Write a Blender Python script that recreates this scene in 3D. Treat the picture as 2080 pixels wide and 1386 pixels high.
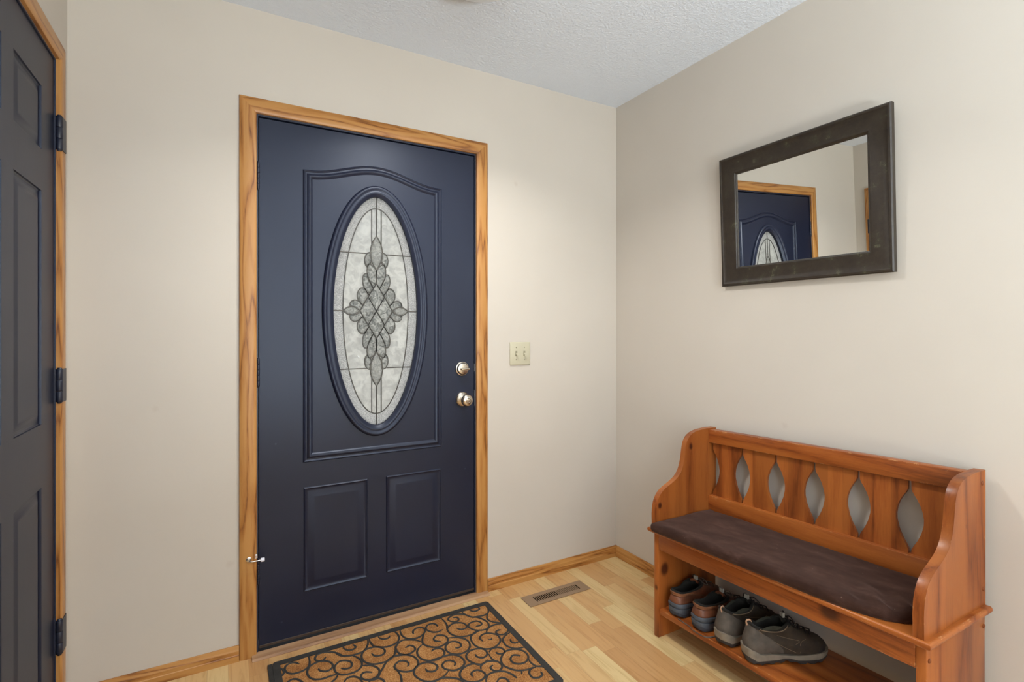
import bpy, bmesh, math, random
from mathutils import Vector, Matrix, noise
from mathutils.geometry import tessellate_polygon
random.seed(7)
for o in list(bpy.data.objects):
    bpy.data.objects.remove(o, do_unlink=True)
SC = bpy.context.scene
COL = SC.collection
PI = math.pi

# ------------------------------------------------------------------ camera, world, lights, exposure
CAMP = Vector((-1.8972, -2.2015, 1.2491)); YAW = .5116; FPX = 1043.63
cam_d = bpy.data.cameras.new('camera'); cam = bpy.data.objects.new('camera', cam_d); COL.objects.link(cam)
cam.location = CAMP; cam.rotation_euler = (PI/2, 0, -YAW)
cam_d.sensor_fit = 'HORIZONTAL'; cam_d.sensor_width = 36; cam_d.lens = 36*FPX/2080
cam_d.shift_y = -22.6/2080; cam_d.clip_start = .02
SC.camera = cam
vs = SC.view_settings
vs.view_transform = 'Standard'; vs.look = 'None'; vs.exposure = 0.50; vs.gamma = 1; vs.use_curve_mapping = False

world = bpy.data.worlds.new('world'); SC.world = world; world.use_nodes = True
wn = world.node_tree.nodes; wl = world.node_tree.links
bg = wn['Background']; tc = wn.new('ShaderNodeTexCoord'); sp = wn.new('ShaderNodeSeparateXYZ')
cr = wn.new('ShaderNodeValToRGB')
cr.color_ramp.elements[0].position = .47; cr.color_ramp.elements[0].color = (.33, .33, .33, 1)
cr.color_ramp.elements[1].position = .56; cr.color_ramp.elements[1].color = (.96, .97, 1, 1)
mr = wn.new('ShaderNodeMapRange'); mr.inputs['From Min'].default_value = -1; mr.inputs['From Max'].default_value = 1
wl.new(tc.outputs['Generated'], sp.inputs[0]); wl.new(sp.outputs['Z'], mr.inputs['Value'])
wl.new(mr.outputs[0], cr.inputs[0]); wl.new(cr.outputs[0], bg.inputs[0]); bg.inputs[1].default_value = 1.9

def area(name, loc, rot, sx, sy, power, color):
    d = bpy.data.lights.new(name, 'AREA'); d.shape = 'RECTANGLE'; d.size = sx; d.size_y = sy
    d.energy = power; d.color = color
    o = bpy.data.objects.new(name, d); COL.objects.link(o); o.location = loc; o.rotation_euler = rot
    return o
REAR = -5.3          # rear wall of the room, behind the camera
area('added_side_fill', (-2.3477+.02, -4.1, 1.45), (PI/2+.2, 0, -PI/2), 1.5, 1.35, 46, (.84, .94, 1.0))  # invented daylight at an unseen window, added to brighten the right wall
area('uplight_behind_camera', (-1.25, -4.0, .60), (PI, 0, 0), .6, .6, 112, (.84, .94, 1.0))  # added fill without a fixture, standing in for flash bounced off the ceiling
LAMP = Vector((-1.176, -.711, 2.4797))
ld = bpy.data.lights.new('ceiling_bulb', 'AREA'); ld.shape = 'DISK'; ld.size = .20; ld.energy = 10.5; ld.spread = math.radians(140); ld.color = (1, .98, .95)
lo = bpy.data.objects.new('ceiling_bulb', ld); COL.objects.link(lo); lo.location = LAMP+Vector((0, 0, -.128))

# ------------------------------------------------------------------ material helpers
def lin(c):
    return tuple(((v/255)/12.92 if v/255 <= .04045 else ((v/255+.055)/1.055)**2.4) for v in c)+(1,)
def newmat(name):
    m = bpy.data.materials.new(name); m.use_nodes = True
    return m, m.node_tree.nodes, m.node_tree.links, m.node_tree.nodes['Principled BSDF']
def N(nodes, t, **kw):
    n = nodes.new(t)
    for k, v in kw.items():
        if k in n.inputs: n.inputs[k].default_value = v
        else: setattr(n, k, v)
    return n
def bump(nd, lk, bsdf, src, strength, dist):
    b = nd.new('ShaderNodeBump'); b.inputs['Strength'].default_value = strength; b.inputs['Distance'].default_value = dist
    lk.new(src, b.inputs['Height']); lk.new(b.outputs[0], bsdf.inputs['Normal']); return b
def ramp(nd, stops):
    r = nd.new('ShaderNodeValToRGB'); e = r.color_ramp.elements
    while len(e) < len(stops): e.new(.5)
    for i, (p, c) in enumerate(stops):
        e[i].position = p; e[i].color = lin(c)
    return r
def plain(name, c, rough=.5, metal=0, nscale=0, nb=.2, nd_=.001, var=0, coat=0, sheen=0, spec=.5):
    m, nd, lk, b = newmat(name)
    b.inputs['Base Color'].default_value = lin(c); b.inputs['Roughness'].default_value = rough
    b.inputs['Metallic'].default_value = metal; b.inputs['Coat Weight'].default_value = coat
    b.inputs['Sheen Weight'].default_value = sheen; b.inputs['Specular IOR Level'].default_value = spec
    if nscale:
        g = nd.new('ShaderNodeNewGeometry')
        n = N(nd, 'ShaderNodeTexNoise', Scale=nscale, Detail=5.0); lk.new(g.outputs['Position'], n.inputs['Vector'])
        bump(nd, lk, b, n.outputs[0], nb, nd_)
        if var:
            d = tuple(max(0, v*(1-var)) for v in c); u = tuple(min(255, v*(1+var)) for v in c)
            n2 = N(nd, 'ShaderNodeTexNoise', Scale=nscale*.15, Detail=4.0); lk.new(g.outputs['Position'], n2.inputs['Vector'])
            r = ramp(nd, [(.3, d), (.7, u)]); lk.new(n2.outputs[0], r.inputs[0]); lk.new(r.outputs[0], b.inputs['Base Color'])
    return m
def wood(name, axis, light, mid, dark, rough=.4, fine=1.0, knots=(), fig=1.0, boards=0, bumps=.15, fs=9.0, mh_=.45, m2=.52, wear=0):
    """grain runs along axis (0 x,1 y,2 z); knots = [(position, radius)] in world metres"""
    m, nd, lk, b = newmat(name); b.inputs['Roughness'].default_value = rough
    g = nd.new('ShaderNodeNewGeometry'); mp = nd.new('ShaderNodeMapping')
    s = [1, 1, 1]; s[axis] = .09
    mp.inputs['Scale'].default_value = s
    oi = nd.new('ShaderNodeObjectInfo'); vm = nd.new('ShaderNodeVectorMath'); vm.operation = 'MULTIPLY_ADD'
    cx = nd.new('ShaderNodeCombineXYZ')
    for i in range(3): lk.new(oi.outputs['Random'], cx.inputs[i])
    vm.inputs[1].default_value = (7, 5, 3)
    lk.new(cx.outputs[0], vm.inputs[0]); lk.new(g.outputs['Position'], vm.inputs[2]); lk.new(vm.outputs[0], mp.inputs[0])
    # broad figure: contour bands of a stretched noise
    n1 = N(nd, 'ShaderNodeTexNoise', Scale=fs*fine, Detail=2.0, Roughness=.45); lk.new(mp.outputs[0], n1.inputs['Vector'])
    mu = N(nd, 'ShaderNodeMath', operation='MULTIPLY'); mu.inputs[1].default_value = 9*fig; lk.new(n1.outputs[0], mu.inputs[0])
    fr = N(nd, 'ShaderNodeMath', operation='PINGPONG'); fr.inputs[1].default_value = 1; lk.new(mu.outputs[0], fr.inputs[0])
    n2 = N(nd, 'ShaderNodeTexNoise', Scale=160*fine, Detail=6.0, Roughness=.65); lk.new(mp.outputs[0], n2.inputs['Vector'])
    mx = N(nd, 'ShaderNodeMath', operation='MULTIPLY_ADD'); mx.inputs[1].default_value = m2
    lk.new(n2.outputs[0], mx.inputs[0])
    mh = N(nd, 'ShaderNodeMath', operation='MULTIPLY'); mh.inputs[1].default_value = mh_; lk.new(fr.outputs[0], mh.inputs[0])
    lk.new(mh.outputs[0], mx.inputs[2])
    rp = ramp(nd, [(.20, dark), (.36, mid), (.62, light)]); lk.new(mx.outputs[0], rp.inputs[0])
    out = rp.outputs[0]
    if boards:
        sx = nd.new('ShaderNodeSeparateXYZ'); lk.new(g.outputs['Position'], sx.inputs[0])
        ax = boards[0]
        dv = N(nd, 'ShaderNodeMath', operation='DIVIDE'); dv.inputs[1].default_value = boards[1]; lk.new(sx.outputs[ax], dv.inputs[0])
        fl = N(nd, 'ShaderNodeMath', operation='FLOOR'); lk.new(dv.outputs[0], fl.inputs[0])
        wh = nd.new('ShaderNodeTexWhiteNoise'); wh.noise_dimensions = '1D'; lk.new(fl.outputs[0], wh.inputs['W'])
        ma = nd.new('ShaderNodeMapRange'); ma.inputs['To Min'].default_value = .80; ma.inputs['To Max'].default_value = 1.12
        lk.new(wh.outputs[0], ma.inputs[0])
        vm2 = nd.new('ShaderNodeVectorMath'); vm2.operation = 'SCALE'; lk.new(out, vm2.inputs[0]); lk.new(ma.outputs[0], vm2.inputs['Scale'])
        out = vm2.outputs[0]
    for (kp, kr) in knots:
        ds = nd.new('ShaderNodeVectorMath'); ds.operation = 'SUBTRACT'; lk.new(g.outputs['Position'], ds.inputs[0]); ds.inputs[1].default_value = kp
        sc = nd.new('ShaderNodeVectorMath'); sc.operation = 'MULTIPLY'; q = [1, 1, 1]; q[axis] = .75
        sc.inputs[1].default_value = q; lk.new(ds.outputs[0], sc.inputs[0])
        ln = nd.new('ShaderNodeVectorMath'); ln.operation = 'LENGTH'; lk.new(sc.outputs[0], ln.inputs[0])
        mpk = nd.new('ShaderNodeMapRange'); mpk.interpolation_type = 'SMOOTHSTEP'
        mpk.inputs['From Min'].default_value = kr*.45; mpk.inputs['From Max'].default_value = kr*1.3
        mpk.inputs['To Min'].default_value = .93; mpk.inputs['To Max'].default_value = 0
        lk.new(ln.outputs['Value'], mpk.inputs[0])
        mi = nd.new('ShaderNodeMix'); mi.data_type = 'RGBA'; lk.new(mpk.outputs[0], mi.inputs['Factor'])
        lk.new(out, mi.inputs['A']); mi.inputs['B'].default_value = lin((62, 24, 12)); out = mi.outputs['Result']
    if wear:
        bv = nd.new('ShaderNodeBevel'); bv.samples = 4; bv.inputs['Radius'].default_value = .0045
        dt = nd.new('ShaderNodeVectorMath'); dt.operation = 'DOT_PRODUCT'; lk.new(bv.outputs[0], dt.inputs[0]); lk.new(g.outputs['True Normal'], dt.inputs[1])
        e1 = nd.new('ShaderNodeMapRange'); e1.inputs['From Min'].default_value = .93; e1.inputs['From Max'].default_value = .98; e1.inputs['To Min'].default_value = 1; e1.inputs['To Max'].default_value = 0
        lk.new(dt.outputs['Value'], e1.inputs[0])
        wn_ = N(nd, 'ShaderNodeTexNoise', Scale=34.0, Detail=7.0, Roughness=.75); lk.new(g.outputs['Position'], wn_.inputs['Vector'])
        e2 = nd.new('ShaderNodeMapRange'); e2.inputs['From Min'].default_value = wear; e2.inputs['From Max'].default_value = wear+.05; lk.new(wn_.outputs[0], e2.inputs[0])
        em = N(nd, 'ShaderNodeMath', operation='MULTIPLY'); lk.new(e1.outputs[0], em.inputs[0]); lk.new(e2.outputs[0], em.inputs[1])
        mw_ = nd.new('ShaderNodeMix'); mw_.data_type = 'RGBA'; lk.new(em.outputs[0], mw_.inputs['Factor']); lk.new(out, mw_.inputs['A']); mw_.inputs['B'].default_value = lin((214, 160, 108)); out = mw_.outputs['Result']
    lk.new(out, b.inputs['Base Color'])
    bump(nd, lk, b, n2.outputs[0], bumps, .0006)
    return m

# ------------------------------------------------------------------ materials
def m_wall():
    m, nd, lk, b = newmat('wall_paint'); b.inputs['Roughness'].default_value = .55
    g = nd.new('ShaderNodeNewGeometry')
    n = N(nd, 'ShaderNodeTexNoise', Scale=1.7, Detail=3.0); lk.new(g.outputs['Position'], n.inputs['Vector'])
    r = ramp(nd, [(.3, (196, 188, 177)), (.7, (201, 193, 182))]); lk.new(n.outputs[0], r.inputs[0])
    # a few small scuffs
    v = N(nd, 'ShaderNodeTexVoronoi', Scale=2.6, feature='F1'); lk.new(g.outputs['Position'], v.inputs['Vector'])
    n3 = N(nd, 'ShaderNodeTexNoise', Scale=38.0, Detail=3.0); lk.new(g.outputs['Position'], n3.inputs['Vector'])
    ad = N(nd, 'ShaderNodeMath', operation='MULTIPLY_ADD'); ad.inputs[1].default_value = .06
    lk.new(n3.outputs[0], ad.inputs[0]); lk.new(v.outputs['Distance'], ad.inputs[2])
    mp = nd.new('ShaderNodeMapRange'); mp.inputs['From Min'].default_value = .045; mp.inputs['From Max'].default_value = .075
    mp.inputs['To Min'].default_value = .35; mp.inputs['To Max'].default_value = 0; lk.new(ad.outputs[0], mp.inputs[0])
    mi = nd.new('ShaderNodeMix'); mi.data_type = 'RGBA'; lk.new(mp.outputs[0], mi.inputs['Factor']); lk.new(r.outputs[0], mi.inputs['A'])
    mi.inputs['B'].default_value = lin((178, 163, 150)); lk.new(mi.outputs['Result'], b.inputs['Base Color'])
    n2 = N(nd, 'ShaderNodeTexNoise', Scale=110.0, Detail=3.0); lk.new(g.outputs['Position'], n2.inputs['Vector'])
    bump(nd, lk, b, n2.outputs[0], .12, .001)
    return m
def m_ceiling():
    m, nd, lk, b = newmat('ceiling_texture'); b.inputs['Roughness'].default_value = .85
    b.inputs['Base Color'].default_value = lin((224, 231, 241))
    g = nd.new('ShaderNodeNewGeometry')
    n = N(nd, 'ShaderNodeTexNoise', Scale=95.0, Detail=4.0, Roughness=.6, Distortion=.4); lk.new(g.outputs['Position'], n.inputs['Vector'])
    r = ramp(nd, [(.42, (0, 0, 0)), (.62, (255, 255, 255))]); lk.new(n.outputs[0], r.inputs[0])
    bump(nd, lk, b, r.outputs[0], .55, .003)
    return m
def m_floor():
    m, nd, lk, b = newmat('maple_laminate'); b.inputs['Roughness'].default_value = .34
    g = nd.new('ShaderNodeNewGeometry'); s = nd.new('ShaderNodeSeparateXYZ'); lk.new(g.outputs['Position'], s.inputs[0])
    def M(op, a, bb=None, c=None):
        n = nd.new('ShaderNodeMath'); n.operation = op
        for i, v in enumerate((a, bb, c)):
            if v is None: continue
            if isinstance(v, (int, float)): n.inputs[i].default_value = v
            else: lk.new(v, n.inputs[i])
        return n.outputs[0]
    Wd, Ln = .0667, .46
    xr = M('DIVIDE', M('ADD', s.outputs['X'], .2817+40*Wd), Wd)
    row = M('FLOOR', xr)
    wr = nd.new('ShaderNodeTexWhiteNoise'); wr.noise_dimensions = '1D'; lk.new(row, wr.inputs['W'])
    yr = M('ADD', M('DIVIDE', s.outputs['Y'], Ln), M('MULTIPLY', wr.outputs[0], 17.3))
    colm = M('FLOOR', yr)
    cc = nd.new('ShaderNodeCombineXYZ'); lk.new(row, cc.inputs[0]); lk.new(colm, cc.inputs[1])
    wc = nd.new('ShaderNodeTexWhiteNoise'); wc.noise_dimensions = '2D'; lk.new(cc.outputs[0], wc.inputs['Vector'])
    base = ramp(nd, [(0, (188, 142, 92)), (.25, (199, 156, 104)), (.5, (207, 172, 120)), (.75, (213, 186, 134)), (1, (197, 151, 99))])
    lk.new(wc.outputs['Value'], base.inputs[0])
    mp = nd.new('ShaderNodeMapping'); mp.inputs['Scale'].default_value = (1, .08, 1)
    off = nd.new('ShaderNodeVectorMath'); off.operation = 'MULTIPLY_ADD'; off.inputs[1].default_value = (3, 9, 5)
    lk.new(wc.outputs['Color'], off.inputs[0]); lk.new(g.outputs['Position'], off.inputs[2]); lk.new(off.outputs[0], mp.inputs[0])
    n1 = N(nd, 'ShaderNodeTexNoise', Scale=60.0, Detail=6.0, Roughness=.6, Distortion=.6); lk.new(mp.outputs[0], n1.inputs['Vector'])
    gr = ramp(nd, [(.3, (226, 218, 205)), (.5, (250, 250, 250)), (.75, (255, 255, 255))]); lk.new(n1.outputs[0], gr.inputs[0])
    mul = nd.new('ShaderNodeMix'); mul.data_type = 'RGBA'; mul.blend_type = 'MULTIPLY'; mul.inputs['Factor'].default_value = 1
    lk.new(base.outputs[0], mul.inputs['A']); lk.new(gr.outputs[0], mul.inputs['B'])
    # seams
    fx = M('FRACT', xr); fy = M('FRACT', yr)
    ex = M('LESS_THAN', M('MINIMUM', fx, M('SUBTRACT', 1, fx)), .012)
    ey = M('LESS_THAN', M('MINIMUM', fy, M('SUBTRACT', 1, fy)), .0018)
    # wide plank joint on every third strip
    r3 = M('FRACT', M('DIVIDE', M('ADD', row, .01), 3.0))
    jn = M('MULTIPLY', M('LESS_THAN', r3, .1), M('LESS_THAN', fx, .02))
    sm = M('MAXIMUM', M('MULTIPLY', M('MAXIMUM', ex, ey), .22), M('MULTIPLY', jn, .45))
    mi = nd.new('ShaderNodeMix'); mi.data_type = 'RGBA'; lk.new(sm, mi.inputs['Factor']); lk.new(mul.outputs['Result'], mi.inputs['A'])
    mi.inputs['B'].default_value = lin((120, 84, 48)); lk.new(mi.outputs['Result'], b.inputs['Base Color'])
    bump(nd, lk, b, n1.outputs[0], .04, .0005)
    return m
def m_coir():
    m, nd, lk, b = newmat('coir'); b.inputs['Roughness'].default_value = .95; b.inputs['Specular IOR Level'].default_value = .15
    g = nd.new('ShaderNodeNewGeometry')
    n = N(nd, 'ShaderNodeTexNoise', Scale=300.0, Detail=4.0, Roughness=.7); lk.new(g.outputs['Position'], n.inputs['Vector'])
    n2 = N(nd, 'ShaderNodeTexNoise', Scale=14.0, Detail=3.0); lk.new(g.outputs['Position'], n2.inputs['Vector'])
    a = N(nd, 'ShaderNodeMath', operation='MULTIPLY_ADD'); a.inputs[1].default_value = .35; lk.new(n2.outputs[0], a.inputs[0]); lk.new(n.outputs[0], a.inputs[2])
    r = ramp(nd, [(.45, (92, 56, 28)), (.63, (158, 105, 58)), (.86, (205, 155, 98))]); lk.new(a.outputs[0], r.inputs[0])
    lk.new(r.outputs[0], b.inputs['Base Color']); bump(nd, lk, b, n.outputs[0], .8, .004)
    return m
def m_glass(name, tex, scale, lo, hi, bs, bd):
    """obscured door glass: diffuse transmission with a glossy skin"""
    m, nd, lk, b = newmat(name)
    out = nd['Material Output']; nd.remove(b)
    g = nd.new('ShaderNodeNewGeometry')
    if tex == 'v':
        t = N(nd, 'ShaderNodeTexVoronoi', Scale=scale); src = t.outputs['Distance']
    else:
        t = N(nd, 'ShaderNodeTexNoise', Scale=scale, Detail=3.0, Distortion=1.2); src = t.outputs[0]
    lk.new(g.outputs['Position'], t.inputs['Vector'])
    r = ramp(nd, [((.36, lo), (.62, hi)) if tex == 'n' else ((.25, lo), (.7, hi))][0]); lk.new(src, r.inputs[0])
    bp_ = nd.new('ShaderNodeBump'); bp_.inputs['Strength'].default_value = bs; bp_.inputs['Distance'].default_value = bd; lk.new(src, bp_.inputs['Height'])
    tr = nd.new('ShaderNodeBsdfTranslucent'); lk.new(r.outputs[0], tr.inputs['Color']); lk.new(bp_.outputs[0], tr.inputs['Normal'])
    gl = nd.new('ShaderNodeBsdfGlossy'); gl.inputs['Roughness'].default_value = .12; lk.new(bp_.outputs[0], gl.inputs['Normal'])
    fz = nd.new('ShaderNodeFresnel'); fz.inputs['IOR'].default_value = 1.5
    mx = nd.new('ShaderNodeMixShader'); lk.new(fz.outputs[0], mx.inputs[0]); lk.new(tr.outputs[0], mx.inputs[1]); lk.new(gl.outputs[0], mx.inputs[2])
    lk.new(mx.outputs[0], out.inputs[0])
    return m
def m_velvet():
    m, nd, lk, b = newmat('brown_velvet'); b.inputs['Roughness'].default_value = .9
    b.inputs['Sheen Weight'].default_value = .35; b.inputs['Sheen Tint'].default_value = lin((170, 140, 128)); b.inputs['Sheen Roughness'].default_value = .4
    b.inputs['Specular IOR Level'].default_value = .15
    g = nd.new('ShaderNodeNewGeometry'); mp = nd.new('ShaderNodeMapping'); mp.inputs['Scale'].default_value = (1, .45, 1); lk.new(g.outputs['Position'], mp.inputs[0])
    n = N(nd, 'ShaderNodeTexNoise', Scale=17.0, Detail=6.0, Roughness=.7); lk.new(mp.outputs[0], n.inputs['Vector'])
    r = ramp(nd, [(.3, (40, 24, 19)), (.55, (60, 40, 33)), (.78, (86, 63, 55))]); lk.new(n.outputs[0], r.inputs[0])
    v = N(nd, 'ShaderNodeTexVoronoi', Scale=34.0); lk.new(g.outputs['Position'], v.inputs['Vector'])
    q = nd.new('ShaderNodeMapRange'); q.inputs['From Min'].default_value = .03; q.inputs['From Max'].default_value = .055; q.inputs['To Min'].default_value = .6; q.inputs['To Max'].default_value = 0
    lk.new(v.outputs['Distance'], q.inputs[0])
    mi = nd.new('ShaderNodeMix'); mi.data_type = 'RGBA'; lk.new(q.outputs[0], mi.inputs['Factor']); lk.new(r.outputs[0], mi.inputs['A']); mi.inputs['B'].default_value = lin((150, 128, 112))
    lk.new(mi.outputs['Result'], b.inputs['Base Color'])
    n2 = N(nd, 'ShaderNodeTexNoise', Scale=900.0, Detail=2.0); lk.new(g.outputs['Position'], n2.inputs['Vector'])
    bump(nd, lk, b, n2.outputs[0], .4, .001)
    return m
M_ = {}
M_['wall'] = m_wall(); M_['ceil'] = m_ceiling(); M_['floor'] = m_floor(); M_['coir'] = m_coir(); M_['velvet'] = m_velvet()
OAK = ((184, 132, 72), (166, 110, 52), (114, 66, 26))
for ax, nm in ((0, 'oak_x'), (1, 'oak_y'), (2, 'oak_z')):
    M_[nm] = wood('honey_'+nm, ax, *OAK, rough=.38, fig=1.7, fine=1.0, fs=15.0, mh_=.5, m2=.5)
M_['sill'] = wood('worn_threshold_oak', 0, (172, 134, 98), (150, 112, 80), (118, 84, 60), rough=.6)
PINE = ((166, 94, 40), (144, 75, 29), (112, 53, 19))
def m_navy():
    m, nd, lk, b = newmat('navy_paint'); b.inputs['Roughness'].default_value = .40; b.inputs['Specular Tint'].default_value = (.79, .86, 1, 1)
    g = nd.new('ShaderNodeNewGeometry')
    n = N(nd, 'ShaderNodeTexNoise', Scale=2.2, Detail=4.0); lk.new(g.outputs['Position'], n.inputs['Vector'])
    r = ramp(nd, [(.3, (20, 24, 42)), (.7, (24, 29, 48))]); lk.new(n.outputs[0], r.inputs[0])
    v = N(nd, 'ShaderNodeTexVoronoi', Scale=7.0); lk.new(g.outputs['Position'], v.inputs['Vector'])
    q = nd.new('ShaderNodeMapRange'); q.inputs['From Min'].default_value = .02; q.inputs['From Max'].default_value = .035; q.inputs['To Min'].default_value = .35; q.inputs['To Max'].default_value = 0
    lk.new(v.outputs['Distance'], q.inputs[0])
    mi = nd.new('ShaderNodeMix'); mi.data_type = 'RGBA'; lk.new(q.outputs[0], mi.inputs['Factor']); lk.new(r.outputs[0], mi.inputs['A']); mi.inputs['B'].default_value = lin((70, 74, 92))
    lk.new(mi.outputs['Result'], b.inputs['Base Color'])
    mp = nd.new('ShaderNodeMapping'); mp.inputs['Scale'].default_value = (1, 1, .15); lk.new(g.outputs['Position'], mp.inputs[0])
    n2 = N(nd, 'ShaderNodeTexNoise', Scale=90.0, Detail=3.0); lk.new(mp.outputs[0], n2.inputs['Vector'])
    bump(nd, lk, b, n2.outputs[0], .06, .001)
    return m
M_['navy'] = m_navy()
M_['hinge'] = plain('painted_hinge', (30, 34, 50), .4, nscale=60, nb=.1)
M_['nickel'] = plain('satin_nickel', (205, 196, 182), .24, 1.0, nscale=300, nb=.03)
M_['chrome'] = plain('bright_steel', (215, 213, 208), .2, 1.0, nscale=300, nb=.03)
M_['almond'] = plain('almond_plastic', (190, 184, 160), .4, nscale=250, nb=.05)
M_['screw'] = plain('painted_screw', (150, 145, 122), .5, .3, nscale=250, nb=.05)
M_['slot_shade'] = plain('painted_slot_shade', (5, 4, 3), .9, nscale=200, spec=.05)
M_['rubber'] = plain('black_rubber', (42, 40, 37), .75, nscale=260, nb=.4, nd_=.002, var=.12)
M_['vent'] = plain('brown_vent_metal', (146, 120, 94), .45, .2, nscale=200, nb=.05)
M_['ventdk'] = plain('vent_damper', (108, 88, 68), .6, .2, nscale=200, nb=.05)
M_['came'] = plain('lead_came', (84, 82, 78), .45, .6, nscale=200, nb=.1)
M_['sweep'] = plain('brown_aluminium', (74, 62, 56), .4, .5, nscale=200)
M_['white_rub'] = plain('white_rubber', (222, 222, 232), .5, nscale=200)
M_['lampmetal'] = plain('white_lamp_pan', (206, 206, 204), .4, .1, nscale=200)
M_['jambgap'] = plain('jamb_paint', (34, 39, 58), .4, nscale=80, nb=.1)
M_['weather_and_gap'] = plain('weather_strip', (12, 12, 18), .8, nscale=100)
M_['g_border'] = m_glass('hammered_glass', 'v', 230, (205, 205, 203), (246, 246, 243), .8, .003)
M_['g_inner'] = m_glass('seedy_glass', 'n', 34, (214, 214, 210), (236, 236, 231), .35, .003)
M_['g_bevel'] = m_glass('bevelled_clear_glass', 'n', 62, (150, 152, 150), (250, 250, 248), .8, .005)
M_['g_marq'] = m_glass('bevelled_marquise_glass', 'n', 90, (196, 196, 194), (246, 246, 243), .5, .004)
def m_frame():
    m, nd, lk, b = newmat('distressed_dark_frame'); b.inputs['Roughness'].default_value = .42
    g = nd.new('ShaderNodeNewGeometry')
    n = N(nd, 'ShaderNodeTexNoise', Scale=22.0, Detail=8.0, Roughness=.75); lk.new(g.outputs['Position'], n.inputs['Vector'])
    r = ramp(nd, [(.35, (34, 26, 19)), (.55, (46, 37, 27)), (.62, (50, 46, 33)), (.66, (84, 82, 62)), (.70, (46, 38, 28))]); lk.new(n.outputs[0], r.inputs[0])
    lk.new(r.outputs[0], b.inputs['Base Color'])
    n2 = N(nd, 'ShaderNodeTexNoise', Scale=300.0, Detail=3.0); lk.new(g.outputs['Position'], n2.inputs['Vector'])
    bump(nd, lk, b, n2.outputs[0], .15, .001)
    return m
M_['frame'] = m_frame()
M_['mirror'] = plain('mirror_silver', (238, 240, 238), .0, 1.0)
M_['lampglass'] = newmat('lit_lamp_glass')[0]
_b = M_['lampglass'].node_tree.nodes['Principled BSDF']; _b.inputs['Base Color'].default_value = lin((240, 236, 226))
_b.inputs['Emission Color'].default_value = (.96, .98, 1, 1); _b.inputs['Emission Strength'].default_value = .10; _b.inputs['Roughness'].default_value = .3; _b.inputs['Base Color'].default_value = lin((176, 175, 172))
M_['winframe'] = plain('white_window_paint', (225, 224, 220), .4, nscale=80, nb=.05)
M_['clear'] = newmat('clear_window_glass')[0]
_b = M_['clear'].node_tree.nodes['Principled BSDF']; _b.inputs['Transmission Weight'].default_value = 1; _b.inputs['Roughness'].default_value = 0; _b.inputs['IOR'].default_value = 1.01

# ------------------------------------------------------------------ mesh helpers
def tag(o, label=None, cat=None, group=None, kind=None):
    if label: o['label'] = label
    if cat: o['category'] = cat
    if group: o['group'] = group
    if kind: o['kind'] = kind
    return o
def empty(name, loc):
    o = bpy.data.objects.new(name, None); COL.objects.link(o); o.location = loc; o.empty_display_size = .05
    return o
def link(name, me, mat, parent=None, recenter=False):
    if mat: me.materials.append(mat)
    o = bpy.data.objects.new(name, me); COL.objects.link(o)
    if parent is not None:
        o.parent = parent
        if parent.get('_local') is None:
            pm = Matrix.Translation(parent.location) @ parent.rotation_euler.to_matrix().to_4x4()
            if parent.parent is not None:
                pm = Matrix.Identity(4) if parent.type == 'MESH' else pm
            o.matrix_parent_inverse = pm.inverted() if parent.type == 'EMPTY' else parent_world_inv(parent)
    elif recenter:
        xs = [v.co for v in me.vertices]
        c = Vector(((min(v.x for v in xs)+max(v.x for v in xs))/2, (min(v.y for v in xs)+max(v.y for v in xs))/2, min(v.z for v in xs)))
        me.transform(Matrix.Translation(-c)); o.location = c
    return o
def parent_world_inv(p):
    m = Matrix.Identity(4)
    chain = []
    while p is not None:
        chain.append(p); p = p.parent
    for q in reversed(chain):
        m = m @ q.matrix_parent_inverse @ (Matrix.Translation(q.location) @ q.rotation_euler.to_matrix().to_4x4())
    return m.inverted()
def finish(bm, name, mat, parent=None, smooth=False, bev=0, seg=2, angle=.6, recenter=False, clean=True):
    if clean: bmesh.ops.remove_doubles(bm, verts=bm.verts, dist=1e-6)
    if bev:
        ed = [e for e in bm.edges if len(e.link_faces) == 2 and e.calc_face_angle(0) > angle]
        if ed: bmesh.ops.bevel(bm, geom=ed, offset=bev, segments=seg, profile=.5, affect='EDGES', clamp_overlap=True)
    bmesh.ops.recalc_face_normals(bm, faces=bm.faces)
    me = bpy.data.meshes.new(name); bm.to_mesh(me); bm.free()
    if smooth:
        for p in me.polygons: p.use_smooth = True
        try: me.set_sharp_from_angle(angle=math.radians(40 if smooth is True else smooth))
        except Exception: pass
    return link(name, me, mat, parent, recenter)
def add_box(bm, lo, hi, f=None):
    f = f or (lambda x, y, z: (x, y, z))
    v = [bm.verts.new(f(*c)) for c in ((lo[0], lo[1], lo[2]), (hi[0], lo[1], lo[2]), (hi[0], hi[1], lo[2]), (lo[0], hi[1], lo[2]),
                                      (lo[0], lo[1], hi[2]), (hi[0], lo[1], hi[2]), (hi[0], hi[1], hi[2]), (lo[0], hi[1], hi[2]))]
    for q in ((0, 3, 2, 1), (4, 5, 6, 7), (0, 1, 5, 4), (1, 2, 6, 5), (2, 3, 7, 6), (3, 0, 4, 7)):
        bm.faces.new([v[i] for i in q])
def box(name, lo, hi, mat, parent=None, bev=0, f=None, recenter=False, smooth=False):
    bm = bmesh.new(); add_box(bm, lo, hi, f)
    return finish(bm, name, mat, parent, bev=bev, recenter=recenter, smooth=smooth)
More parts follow.
